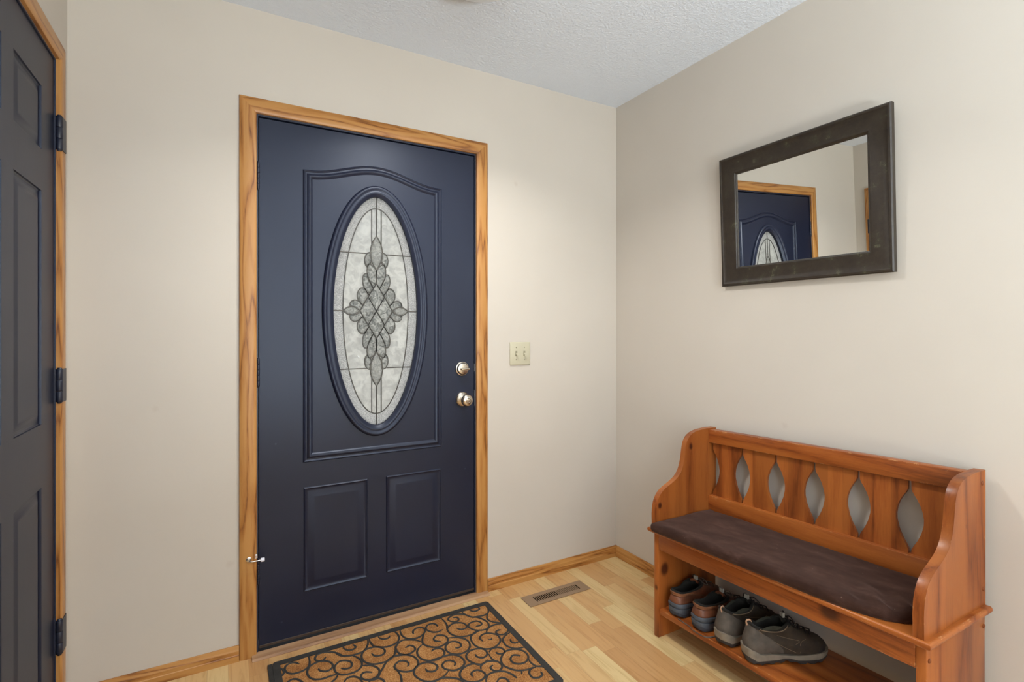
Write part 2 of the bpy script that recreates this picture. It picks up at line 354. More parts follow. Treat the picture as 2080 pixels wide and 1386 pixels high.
def add_plate(bm, loops, f, d0, d1):
    """loops: outer 2D loop then holes; f(u,v,d)->xyz; solid between depth d0 and d1"""
    n0 = []; off = 0
    va, vb = [], []
    for L in loops:
        va += [bm.verts.new(f(u, v, d0)) for u, v in L]; vb += [bm.verts.new(f(u, v, d1)) for u, v in L]
    tris = tessellate_polygon([[Vector((u, v, 0)) for u, v in L] for L in loops])
    for t in tris:
        try:
            bm.faces.new([va[i] for i in t]); bm.faces.new([vb[i] for i in reversed(t)])
        except ValueError: pass
    for L in loops:
        n = len(L)
        for i in range(n):
            j = (i+1) % n
            bm.faces.new((va[off+i], va[off+j], vb[off+j], vb[off+i]))
        off += n
def plate(name, loops, f, d0, d1, mat, parent=None, bev=0, smooth=False, recenter=False, angle=1.0):
    bm = bmesh.new(); add_plate(bm, loops, f, d0, d1)
    return finish(bm, name, mat, parent, bev=bev, smooth=smooth, recenter=recenter, angle=angle)
def offset_loop(P, d):
    """inset a closed CCW 2D loop by d with mitres"""
    n = len(P); out = []
    for i in range(n):
        a, b, c = Vector(P[i-1]), Vector(P[i]), Vector(P[(i+1) % n])
        e1 = (b-a).normalized(); e2 = (c-b).normalized()
        n1 = Vector((-e1.y, e1.x)); n2 = Vector((-e2.y, e2.x))
        m = n1+n2; k = m.dot(n1)
        out.append(tuple(b+m*(d/max(k, .2))))
    return out
def sweep(name, loop, prof, f, mat, parent=None, cap=False, smooth=35):
    """closed moulding: prof = [(inset, height)] rings of the 2D loop; f(u,v,h)->xyz"""
    bm = bmesh.new(); rings = []
    for ins, h in prof:
        rings.append([bm.verts.new(f(u, v, h)) for u, v in offset_loop(loop, ins)])
    n = len(loop)
    for a, b in zip(rings, rings[1:]):
        for i in range(n):
            j = (i+1) % n; bm.faces.new((a[i], a[j], b[j], b[i]))
    if cap:
        L = offset_loop(loop, prof[-1][0])
        for t in tessellate_polygon([[Vector((u, v, 0)) for u, v in L]]):
            bm.faces.new([rings[-1][i] for i in t])
    return finish(bm, name, mat, parent, smooth=smooth, clean=False)
def catmull(P, k=6, closed=False):
    out = []; n = len(P)
    rng = range(n) if closed else range(n-1)
    for i in rng:
        p0 = P[(i-1) % n] if closed or i > 0 else P[0]
        p1 = P[i]; p2 = P[(i+1) % n]
        p3 = P[(i+2) % n] if closed or i+2 < n else P[-1]
        for s in range(k):
            t = s/k
            out.append(tuple(.5*((2*b)+(-a+c)*t+(2*a-5*b+4*c-d)*t*t+(-a+3*b-3*c+d)*t**3) for a, b, c, d in zip(p0, p1, p2, p3)))
    if not closed: out.append(tuple(P[-1]))
    return out
def add_tube(bm, pts, r, seg=8, closed=False, cap=True, flat=1.0, up=Vector((0, 0, 1))):
    P = [Vector(p) for p in pts]; n = len(P); rings = []
    prev = None
    for i in range(n):
        if closed: t = P[(i+1) % n]-P[i-1]
        else: t = P[min(i+1, n-1)]-P[max(i-1, 0)]
        if t.length < 1e-9: t = Vector((1, 0, 0))
        t.normalize()
        s = t.cross(up)
        if s.length < .05: s = prev if prev is not None else t.cross(Vector((1, 0, 0)) if abs(t.x) < .9 else Vector((0, 1, 0)))
        s = (s - t*s.dot(t)).normalized(); prev = s
        w = s.cross(t)
        rr = r[i] if isinstance(r, (list, tuple)) else r
        rings.append([bm.verts.new(P[i]+s*(rr*math.cos(2*PI*k/seg))+w*(rr*flat*math.sin(2*PI*k/seg))) for k in range(seg)])
    for i in range(n if closed else n-1):
        a, b = rings[i], rings[(i+1) % n]
        for k in range(seg):
            j = (k+1) % seg; bm.faces.new((a[k], a[j], b[j], b[k]))
    if cap and not closed:
        bm.faces.new(rings[0]); bm.faces.new(list(reversed(rings[-1])))
def tube(name, pts, r, mat, parent=None, seg=8, closed=False, flat=1.0, up=Vector((0, 0, 1))):
    bm = bmesh.new(); add_tube(bm, pts, r, seg, closed, True, flat, up)
    return finish(bm, name, mat, parent, smooth=50, clean=False)
def add_lathe(bm, prof, f, seg=32):
    """prof [(radius, height)], f(x,y,h)->xyz"""
    rings = []
    for r, h in prof:
        if r < 1e-6: rings.append([bm.verts.new(f(0, 0, h))])
        else: rings.append([bm.verts.new(f(r*math.cos(2*PI*k/seg), r*math.sin(2*PI*k/seg), h)) for k in range(seg)])
    for a, b in zip(rings, rings[1:]):
        for k in range(seg):
            j = (k+1) % seg
            q = [a[k % len(a)], a[j % len(a)], b[j % len(b)], b[k % len(b)]]
            u = []
            for v in q:
                if v not in u: u.append(v)
            if len(u) > 2: bm.faces.new(u)
def lathe(name, prof, f, mat, parent=None, seg=32, smooth=35, recenter=False):
    bm = bmesh.new(); add_lathe(bm, prof, f, seg)
    return finish(bm, name, mat, parent, smooth=smooth, recenter=recenter, clean=False)
def rect(x0, z0, x1, z1): return [(x0, z0), (x1, z0), (x1, z1), (x0, z1)]
def struct(o): o['kind'] = 'structure'; return o

# ------------------------------------------------------------------ room shell
XL = -2.3477; H = 2.4797; WT = .14
DX0, DX1, DZ = -1.787, -.857, 2.0801      # clear opening of the front door
CY1 = -.1316; CY0 = CY1-.78; CZ = 2.085    # closet door opening (y range) in the left wall
fxz = lambda u, v, d: (u, d, v)            # 2D = x,z ; depth along y
struct(plate('wall_back', [rect(XL-WT, 0, WT, H)[:1]+[(DX0, 0), (DX0, DZ), (DX1, DZ), (DX1, 0)]+rect(XL-WT, 0, WT, H)[1:]], fxz, 0, WT, M_['wall']))
struct(box('wall_right', (0, REAR, 0), (WT, 0, H), M_['wall']))
fyz = lambda u, v, d: (XL-d, u, v)
WZ0_, WZ1_ = .75, 2.15
LY0, LY1 = -4.88, -3.32
struct(plate('wall_left', [[(REAR, 0), (CY0, 0), (CY0, CZ), (CY1, CZ), (CY1, 0), (0, 0), (0, H), (REAR, H)], rect(LY0, WZ0_, LY1, WZ1_)], fyz, 0, WT, M_['wall']))
WZ0, WZ1 = .75, 2.15
struct(box('wall_rear', (XL-WT, REAR-WT, 0), (WT, REAR, H), M_['wall']))
struct(box('floor', (XL-WT-.4, REAR-WT, -.06), (WT, WT+.02, 0), M_['floor']))
struct(box('ceiling', (XL-WT, REAR-WT, H), (WT, WT, H+.05), M_['ceil']))
# closet interior behind the left door
struct(box('wall_closet', (XL-WT-.40, CY0-.1, 0), (XL-WT-.36, CY1+.1, H), M_['wall']))
# invented side window, unseen behind the camera, added along with the fill light
w2 = struct(box('added_window_1', (XL-.06, LY0, WZ0), (XL-.05, LY1, WZ1), M_['clear']))
bm = bmesh.new()
add_box(bm, (XL-.09, LY0, WZ0), (XL-.02, LY0+.05, WZ1)); add_box(bm, (XL-.09, LY1-.05, WZ0), (XL-.02, LY1, WZ1))
add_box(bm, (XL-.09, LY0+.05, WZ0), (XL-.02, LY1-.05, WZ0+.05)); add_box(bm, (XL-.09, LY0+.05, WZ1-.05), (XL-.02, LY1-.05, WZ1))
finish(bm, 'window_frame', M_['winframe'], w2)
# baseboards: a colonial-ish profile with a bead line
BB = [(0, 0), (.013, 0), (.013, .024), (.0115, .027), (.0115, .040), (.0095, .046), (.007, .0575), (0, .0575)]
def baseboard(name, a, b, axis, mat):
    # axis 'x': along x on the back wall; 'y': along y on the right wall
    if axis == 'x': f = lambda u, v, d: (d, -u, v)
    else: f = lambda u, v, d: (-u, d, v)
    return struct(plate(name, [BB], f, a, b, mat, smooth=False))
CW = .0593; T = .014
baseboard('baseboard_back', DX1+CW, 0, 'x', M_['oak_x'])
baseboard('baseboard_left', XL, DX0-CW, 'x', M_['oak_x'])
baseboard('baseboard_right', REAR, -.0135, 'y', M_['oak_y'])

# ------------------------------------------------------------------ door casings
CPROF = [(0, 0), (0, .0095), (.004, .0125), (.012, .014), (.044, .014), (.052, .0115), (.0575, .0095), (CW, .004), (CW, 0)]
def casing(name, x0, x1, zt, f, mv, mh, base=0.0):
    """mitred three-piece oak casing; f(u, z, height)"""
    t = struct(empty(name, f((x0+x1)/2, 0, 0)))
    def piece(nm, p0, p1, inn, mat):
        bm = bmesh.new()
        R = []
        for p, o in ((p0, inn[0]), (p1, inn[1])):
            R.append([bm.verts.new(f(p[0]+o[0]*w, p[1]+o[1]*w, h)) for w, h in CPROF])
        n = len(CPROF)
        for i in range(n):
            j = (i+1) % n; bm.faces.new((R[0][i], R[0][j], R[1][j], R[1][i]))
        bm.faces.new(R[0]); bm.faces.new(list(reversed(R[1])))
        return finish(bm, nm, mat, t, smooth=30, clean=False)
    piece('side_casing', (x0, base), (x0, zt), ((-1, 0), (-1, 1)), mv)
    piece('side_casing', (x1, base), (x1, zt), ((1, 0), (1, 1)), mv)
    piece('head_casing', (x0, zt), (x1, zt), ((-1, 1), (1, 1)), mh)
    return t
casing('trim_1', DX0, DX1, DZ, lambda u, v, h: (u, -h, v), M_['oak_z'], M_['oak_x'])
casing('trim_2', CY0, CY1, CZ, lambda u, v, h: (XL+h, u, v), M_['oak_z'], M_['oak_y'])
# threshold strip
bm = bmesh.new()
add_plate(bm, [[(-.002, 0), (.046, 0), (.046, .002), (.038, .0075), (.016, .009), (-.002, .009)]], lambda u, v, d: (d, -u, v), -1.803, -.803)
struct(finish(bm, 'trim_3', M_['sill'], None, smooth=30))

# ------------------------------------------------------------------ front door
D1 = struct(empty('door_1', (-1.322, .02, .012)))
# jamb and stops
bm = bmesh.new()
jx0, jx1, jz = DX0+.006, DX1-.006, DZ-.007
add_box(bm, (DX0+.0005, 0.0005, .0), (jx0, WT, DZ-.0005)); add_box(bm, (jx1, 0.0005, .0), (DX1-.0005, WT, DZ-.0005)); add_box(bm, (jx0, 0.0005, jz), (jx1, WT, DZ-.0005))
finish(bm, 'door_jamb', M_['jambgap'], D1)
bm = bmesh.new()
add_box(bm, (jx0, .052, .03), (jx0+.012, .075, jz)); add_box(bm, (jx1-.012, .052, .03), (jx1, .075, jz)); add_box(bm, (jx0+.012, .052, jz-.012), (jx1-.012, .075, jz))
finish(bm, 'weather_strip', M_['weather_and_gap'], D1)
box('door_sill', (jx0, .0005, .001), (jx1, WT+.02, .008), M_['weather_and_gap'], D1, bev=.002)  # sill coloured black: painted shade of the gap under the door
OC = (-1.3225, 1.3300)
OA, OB = .1800, .4900       # glass half axes
def ell(a, b, n=96, c=OC): return [(c[0]+a*math.cos(2*PI*i/n), c[1]+b*math.sin(2*PI*i/n)) for i in range(n)]
SX0, SX1, SZ0, SZ1 = DX0+.0095, DX1-.0095, .020, DZ-.013
DY = .0035
slab = plate('door_slab', [rect(SX0, SZ0, SX1, SZ1), ell(OA+.016, OB+.016)], fxz, DY, DY+.045, M_['navy'], D1)
fd = lambda u, v, h: (u, DY-h, v)
# arched top panel moulding
ax0, ax1, az0 = -1.6190, -1.0290, .7170
sh = 1.8920
top = [(ax1, sh), (ax1-.030, sh+.001)]
for i in range(1, 25):
    t = i/25; x = (ax1-.030)+(ax0+.030-(ax1-.030))*t
    s = math.sin(PI*t); z = sh+.001+.054*(s**1.8)
    top.append((x, z))
top += [(ax0+.030, sh+.001), (ax0, sh)]
arch = [(ax0, az0), (ax1, az0)]+top
PRF = [(-.001, 0), (.0005, .0020), (.003, .0042), (.0055, .0030), (.0085, .0008), (.014, .0010), (.018, .0050), (.023, .0072), (.028, .0060), (.032, .0020), (.036, .0)]
sweep('arched_panel_moulding', arch, PRF, fd, M_['navy'], slab)
P2 = [(-.001, 0), (.0005, .0022), (.003, .0045), (.006, .0030), (.010, .0008), (.016, .0012), (.019, .0015), (.036, .0070), (.040, .0076), (.044, .0076)]
for (x0, x1) in ((-1.6165, -1.3645), (-1.2835, -1.0335)):
    sweep('lower_panel', rect(x0, .199, x1, .6155), P2, fd, M_['navy'], slab, cap=True)
OP = [(0, 0), (.001, .006), (.005, .0125), (.011, .015), (.017, .0125), (.021, .0095), (.026, .0105), (.031, .0115), (.036, .0085), (.040, .0060), (.046, .002), (.0475, -.018)]
sweep('oval_moulding', ell(OA+.046, OB+.046), OP, fd, M_['navy'], slab, smooth=50)
# leaded glass, sitting in the hole of the slab
GY = DY+.012
gl = plate('leaded_glass', [ell(OA+.008, OB+.008), ell(.1405, .4415, 72)], fxz, GY, GY+.004, M_['g_border'], D1)
gl['label'] = 'hammered glass border of the oval light'
# crop pixel -> door plane (key points were measured on the centre lines of the lead)
def Q(u, v):
    px = 640+u/2.6667; py = 370+v/2.6667
    dx = math.sin(YAW)+math.cos(YAW)*(px-1040)/FPX; dy = math.cos(YAW)-math.sin(YAW)*(px-1040)/FPX
    dz = -(py-670.4)/FPX; t = (GY-CAMP.y)/dy
    return (CAMP.x+dx*t-OC[0], CAMP.z+dz*t-OC[1])
# symmetric key points (dx, dz) in metres around the oval's centre
mw, mt, mb = .0262, .323, .176         # marquise half width, top, bottom
inner = plate('inner_glass', [ell(.1395, .4405, 72)], fxz, GY+.0005, GY+.0035, M_['g_inner'], gl)
def arcpts(p, q, bulge, n=10):
    p = Vector(p); q = Vector(q); m = (p+q)/2; d = q-p; nrm = Vector((-d.y, d.x)).normalized()
    return [tuple(p.lerp(q, t)+nrm*(bulge*4*t*(1-t))) for t in [i/n for i in range(n+1)]]
def marq(cx, cz, w, h, n=14):
    """vertical marquise outline"""
    a = arcpts((cx, cz+h), (cx, cz-h), w, n); b = arcpts((cx, cz-h), (cx, cz+h), w, n)
    return a[:-1]+b[:-1]
LINES = []; SHAPES_B = []; SHAPES_M = []
for sz in (1, -1):
    SHAPES_M.append(marq(0, sz*.2500, .0262, .0735))
SHAPES_M.append([(z-.1045, x) for x, z in [(p[1], p[0]) for p in []]] or [])
SHAPES_M.pop()
def hmarq(cx, w, h): return [(cx+q[1], q[0]) for q in marq(0, 0, h, w)]
for sx in (1, -1): SHAPES_M.append(hmarq(sx*.1050, .0340, .0185))
RT, RS = .1190, .0695     # rhombus half height and half width
dm = [[(0, RT), (RS/2, RT/2), (0, 0), (-RS/2, RT/2)], [(0, -RT), (RS/2, -RT/2), (0, 0), (-RS/2, -RT/2)],
      [(RS, 0), (RS/2, RT/2), (0, 0), (RS/2, -RT/2)], [(-RS, 0), (-RS/2, RT/2), (0, 0), (-RS/2, -RT/2)]]
SHAPES_B += dm
for sx in (1, -1):
    for sz in (1, -1):
        S = lambda L: [(sx*a, sz*b) for a, b in L]
        # petals stacked round the rhombus, measured from the lead lines (pixel offsets from the oval's centre)
        Kp = .000788
        P_ = lambda L: S([(-(u-331)*Kp, (700-v)*Kp) for u, v in L])
        SHAPES_B.append(P_([(331, 478), (318, 460)]+catmull([(303, 448), (289, 447), (280, 475), (284, 515), (299, 550), (314, 577)], 4)+[(331, 548)]))
        SHAPES_B.append(P_(catmull([(301, 380), (280, 388), (268, 415), (270, 445), (281, 462), (289, 447), (300, 442)], 4)+[(303, 425), (300, 400)]))
        SHAPES_B.append(P_(catmull([(281, 498), (264, 503), (256, 530), (260, 562), (274, 590), (291, 615)], 4)+[(314, 577), (299, 550), (284, 515)]))
        SHAPES_B.append(P_(catmull([(266, 576), (246, 578), (230, 600), (229, 630), (240, 652), (258, 671)], 4)+[(291, 615), (274, 590)]))
        SHAPES_B.append(P_(catmull([(238, 650), (214, 642), (193, 655), (187, 683)], 4)+[(205, 677), (226, 684), (243, 697), (258, 671)]))
came = bmesh.new()
def lead(P, r=.0024, closed=False):
    pts = [(OC[0]+a, GY-.001, OC[1]+b) for a, b in P]
    add_tube(came, pts, r, 6, closed, True, 1.0, Vector((0, 1, 0)))
for L in SHAPES_M: lead(L, .0026, True)
for L in SHAPES_B:
    lead(L, .0024, True)
lead([(a-OC[0], b-OC[1]) for a, b in ell(.140, .441, 72)], .0024, True)
for sz in (1, -1):
    lead([(0, sz*.488), (0, sz*.3235)], .0024)
    for sx in (1, -1):
        z1 = .441*math.sqrt(1-(.0205/.140)**2)
        lead([(sx*.0205, sz*z1), (sx*.0205, sz*.280)], .0024)
        ex = .180*math.sqrt(1-(.2455/.49)**2)
        lead([(sx*ex, sz*.2455), (sx*.0440, sz*.2455)], .0024)
for sx in (1, -1): lead([(sx*.180, 0), (sx*.1385, 0)], .0024)
finish(came, 'lead_came', M_['came'], gl, smooth=60, clean=False)
def bevel_piece(bm, L, h=.0035):
    P = [Vector(p) for p in L]; c = sum(P, Vector((0, 0)))/len(P)
    o = [bm.verts.new((OC[0]+p.x, GY-.0002, OC[1]+p.y)) for p in P]
    i = [bm.verts.new((OC[0]+p.x, GY-h, OC[1]+p.y)) for p in [c+(p-c)*.72 for p in P]]
    n = len(P)
    for k in range(n):
        j = (k+1) % n; bm.faces.new((o[k], o[j], i[j], i[k]))
    bm.faces.new(i)
bm = bmesh.new()
for L in SHAPES_B: bevel_piece(bm, L)
finish(bm, 'bevelled_cluster', M_['g_bevel'], gl, clean=False)
bm = bmesh.new()
for L in SHAPES_M: bevel_piece(bm, L, .004)
finish(bm, 'bevelled_marquise', M_['g_marq'], gl, clean=False)
# door bottom sweep
box('door_sweep', (SX0, DY-.004, .0215), (SX1, DY, .031), M_['sweep'], D1, bev=.001)
# deadbolt
def fk(cx, cz): return lambda x, y, h: (cx+x, DY-h, cz+y)
db = lathe('deadbolt', [(.0, .0), (.0335, 0), (.0335, .006), (.0320, .0085), (.0285, .010), (.0270, .016), (.0245, .0195), (.020, .021), (0, .0215)], fk(-.9285, 1.0688), M_['nickel'], D1)
db['label'] = 'satin nickel deadbolt rose'
bm = bmesh.new(); add_box(bm, (-.0185, -.005, 0), (.0235, .005, .016), lambda x, y, z: (-.9285+x+.002, DY-.021-z, 1.0688+y-.001+.1*x*0))
finish(bm, 'thumb_turn', M_['nickel'], db, bev=.003, seg=3, smooth=30)
# knob
kb = lathe('door_knob', [(0, 0), (.0345, 0), (.0345, .004), (.0325, .008), (.0270, .012), (.0190, .015), (.0130, .020), (.0120, .028), (.0150, .034), (.0235, .040), (.0275, .048),
                         (.0275, .055), (.0250, .061), (.0200, .065), (.0125, .067), (.0110, .0655), (0, .0655)], fk(-.9250, .9260), M_['nickel'], D1)
kb['label'] = 'round satin nickel knob'
lathe('knob_button', [(0, .0650), (.0085, .0650), (.0085, .0685), (.007, .0700), (0, .0705)], fk(-.9250, .9260), M_['nickel'], kb, 20)
# hinges of the front door (painted)
def hinge(parent, x, y, z0, z1, r, mat, leaf=None, name='hinge', n=5):
    bm = bmesh.new(); hh = (z1-z0)/n
    for k in range(n):
        a = z0+k*hh+.0006; b = z0+(k+1)*hh-.0006
        add_lathe(bm, [(0, a), (r*.93, a), (r, a+.0008), (r, b-.0008), (r*.93, b), (0, b)], lambda px, py, h: (x+px, y+py, h), 14)
    add_lathe(bm, [(0, z0-.004), (r*.6, z0-.004), (r*.8, z0), (0, z0)], lambda px, py, h: (x+px, y+py, h), 14)
    add_lathe(bm, [(0, z1), (r*.8, z1), (r*.6, z1+.004), (0, z1+.004)], lambda px, py, h: (x+px, y+py, h), 14)
    if leaf: add_box(bm, leaf[0], leaf[1])
    return finish(bm, name, mat, parent, smooth=40, clean=False)
for z0, z1 in ((1.792, 1.894), (1.031, 1.137), (.272, .366)):
    hinge(D1, SX0-.003, DY-.0045, z0, z1, .0052, M_['hinge'])
# strike plate glint on the latch side
box('strike_plate', (jx1-.0012, .004, .890), (jx1+.0002, .030, .965), M_['chrome'], D1)
box('deadbolt_strike', (jx1-.0012, .004, 1.055), (jx1+.0002, .026, 1.088), M_['chrome'], D1)

# ------------------------------------------------------------------ closet door (left)
D2 = struct(empty('door_2', (XL-.02, (CY0+CY1)/2, .012)))
fc = lambda u, v, h: (XL-.004+h, u, v)
Y0, Y1 = CY0+.004, CY1-.004
sl2 = plate('door_slab', [rect(Y0, .012, Y1, CZ-.008)], fc, 0, -.035, M_['navy'], D2)
bm = bmesh.new()
add_box(bm, (XL-WT, CY0-.0195, 0), (XL-.0005, CY0-.0005, CZ+.0)); add_box(bm, (XL-WT, CY1+.0005, 0), (XL-.0005, CY1+.0195, CZ+.0))
# thin visible reveal of the painted jamb
P6 = [(0, 0), (.001, -.0045), (.004, -.0065), (.009, -.0070), (.013, -.0066), (.030, -.0012), (.034, -.0006), (.038, -.0006)]
bm.free()
rows = [(1.767, 1.949), (.978, 1.649), (.205, .7965)]
cols = [(-.484, -.259), (-.789, -.564)]
# raised six-panel look: sunk channel then field, built as inlays in front of a shallow recess
bpy.data.objects.remove(sl2, do_unlink=True)
holes = [rect(a, z0, b, z1) for a, b in cols for z0, z1 in rows]
sl2 = plate('door_slab', [rect(Y0, .012, Y1, CZ-.008)]+holes, fc, 0, -.035, M_['navy'], D2)
for h_ in holes:
    sweep('raised_panel', h_, P6, fc, M_['navy'], sl2, cap=True)
bm = bmesh.new()
add_box(bm, (XL-.10, CY1-.0034, .0), (XL-.0003, CY1-.0004, CZ-.0005)); add_box(bm, (XL-.10, CY0+.0004, .0), (XL-.0003, CY0+.0034, CZ-.0005)); add_box(bm, (XL-.10, CY0+.0036, CZ-.0060), (XL-.0003, CY1-.0036, CZ-.0005))
finish(bm, 'door_jamb', M_['jambgap'], D2)
for z0, z1 in ((1.806, 1.909), (1.026, 1.128), (.248, .352)):
    hg = hinge(D2, XL+.0085, CY1-.0005, z0, z1, .0088, M_['hinge'], ((XL+.0145, CY1+.0, z0), (XL+.0165, CY1+.040, z1)), 'hinge', 3)
bm = bmesh.new()
add_box(bm, (XL-.060, CY0+.0005, 0), (XL-.040, CY0+.003, CZ-.001)); add_box(bm, (XL-.060, CY1-.003, 0), (XL-.040, CY1-.0005, CZ-.001)); add_box(bm, (XL-.060, CY0+.003, CZ-.004), (XL-.040, CY1-.003, CZ-.001))
finish(bm, 'door_stop_strip', M_['jambgap'], D2)

# ------------------------------------------------------------------ door stop on the casing
ds = empty('door_stop', (-1.8135, -T, .3775))
tag(ds, 'small steel door stop with white rubber tip on the oak casing of the navy door', 'door stop')
fs = lambda x, y, h: (-1.8135+x, -T-h, .3775+y)
lathe('mounting_plate', [(0, 0), (.0095, 0), (.0095, .002), (.0060, .0035), (.005, .007), (0, .0075)], fs, M_['chrome'], ds, 24)
tube('stop_rod', [(-1.8135, -T-.004, .3775), (-1.8135, -T-.013, .3765), (-1.808, -T-.018, .3740), (-1.792, -T-.018, .3735), (-1.772, -T-.016, .3735)], .0028, M_['chrome'], ds, 10)
lathe('rubber_tip', [(0, 0), (.0070, 0), (.0074, .002), (.0074, .012), (.0066, .0135), (0, .0135)], lambda x, y, h: (-1.774+h, -T-.016+x, .3735+y), M_['white_rub'], ds, 20)
tube('coil_spring', [(-1.789+.0045*math.cos(i*.8), -T-.006-.0035*math.sin(i*.8)*0-.002, .381+i*.0006+.0035*math.sin(i*.8)) for i in range(22)], .0009, M_['chrome'], ds, 6)

# ------------------------------------------------------------------ light switch
sw = empty('light_switch', (-.617, 0, 1.132))
tag(sw, 'almond double toggle light switch on the beige wall between front door and corner', 'light switch')
bm = bmesh.new()
add_box(bm, (-.6750, -.0065, 1.0755), (-.5595, -.0002, 1.1895))
finish(bm, 'switch_plate', M_['almond'], sw, bev=.004, seg=3, smooth=30)
for cx in (-.6405, -.5945):
    bm = bmesh.new(); add_box(bm, (cx-.0052, -.0075, 1.1205), (cx+.0052, -.006, 1.1445)); sl = finish(bm, 'toggle_slot', M_['screw'], sw)
    bm = bmesh.new(); add_box(bm, (-.0036, -.0125, -.0045), (.0036, .0, .0045), lambda x, y, z: (cx+x, -.0075+y, 1.1305+z+.55*y)); finish(bm, 'toggle', M_['almond'], sl, bev=.001)
    for cz in (1.1625, 1.1025):
        lathe('screw', [(0, 0), (.0032, 0), (.0028, .0012), (0, .0016)], lambda x, y, h: (cx+x, -.0064-h, cz+y), M_['screw'], sw, 12)

# ------------------------------------------------------------------ floor register
vt = empty('floor_vent', (-.5235, -.1815, 0))
tag(vt, 'tan metal floor register with slotted grille set in the floor beside the baseboard', 'floor vent')
vx0, vx1, vy0, vy1 = -.6925, -.3545, -.2285, -.1375
slots = []
for k in range(24):
    x = -.6425+k*.01035; slots.append(rect(x, -.2045, x+.0064, -.1620))
plate('vent_cover', [rect(vx0, vy0, vx1, vy1)]+slots, lambda u, v, d: (u, v, d), .0020, .0034, M_['vent'], vt)
plate('vent_rim', [rect(vx0+.001, vy0+.001, vx1-.001, vy1-.001), rect(vx0+.006, vy0+.006, vx1-.006, vy1-.006)], lambda u, v, d: (u, v, d), .0002, .0019, M_['vent'], vt)
box('painted_vent_shade', (-.6475, -.208, .0002), (-.3900, -.158, .0004), M_['slot_shade'], vt)  # near-black sheet: painted shade seen through the vent slots
box('damper', (-.5180, -.207, .0006), (-.4020, -.159, .0012), M_['ventdk'], vt)

# ------------------------------------------------------------------ door mat
mat_ = empty('door_mat', (-1.296, -.404, 0))
tag(mat_, 'coir door mat with black rubber scrolls on the floor in front of the navy door', 'door mat')
mx0, mx1, my0, my1 = -1.7400, -.8475, -.7130, -.0990
def rrect(x0, y0, x1, y1, r, n=6):
    out = []
    for cx, cy, a0 in ((x1-r, y0+r, -PI/2), (x1-r, y1-r, 0), (x0+r, y1-r, PI/2), (x0+r, y0+r, PI)):
        for k in range(n+1): a = a0+PI/2*k/n; out.append((cx+r*math.cos(a), cy+r*math.sin(a)))
    return out
B = .0255
plate('rubber_border', [rrect(mx0, my0, mx1, my1, .014), rect(mx0+B, my0+B, mx1-B, my1-B)], lambda u, v, d: (u, v, d), .0005, .0105, M_['rubber'], mat_, bev=.0025, angle=.8)
plate('rubber_flap', [rect(mx0-.0155, my0+.004, mx0-.0005, my1-.0035)], lambda u, v, d: (u, v, d), .0005, .0085, M_['rubber'], mat_, bev=.0015)
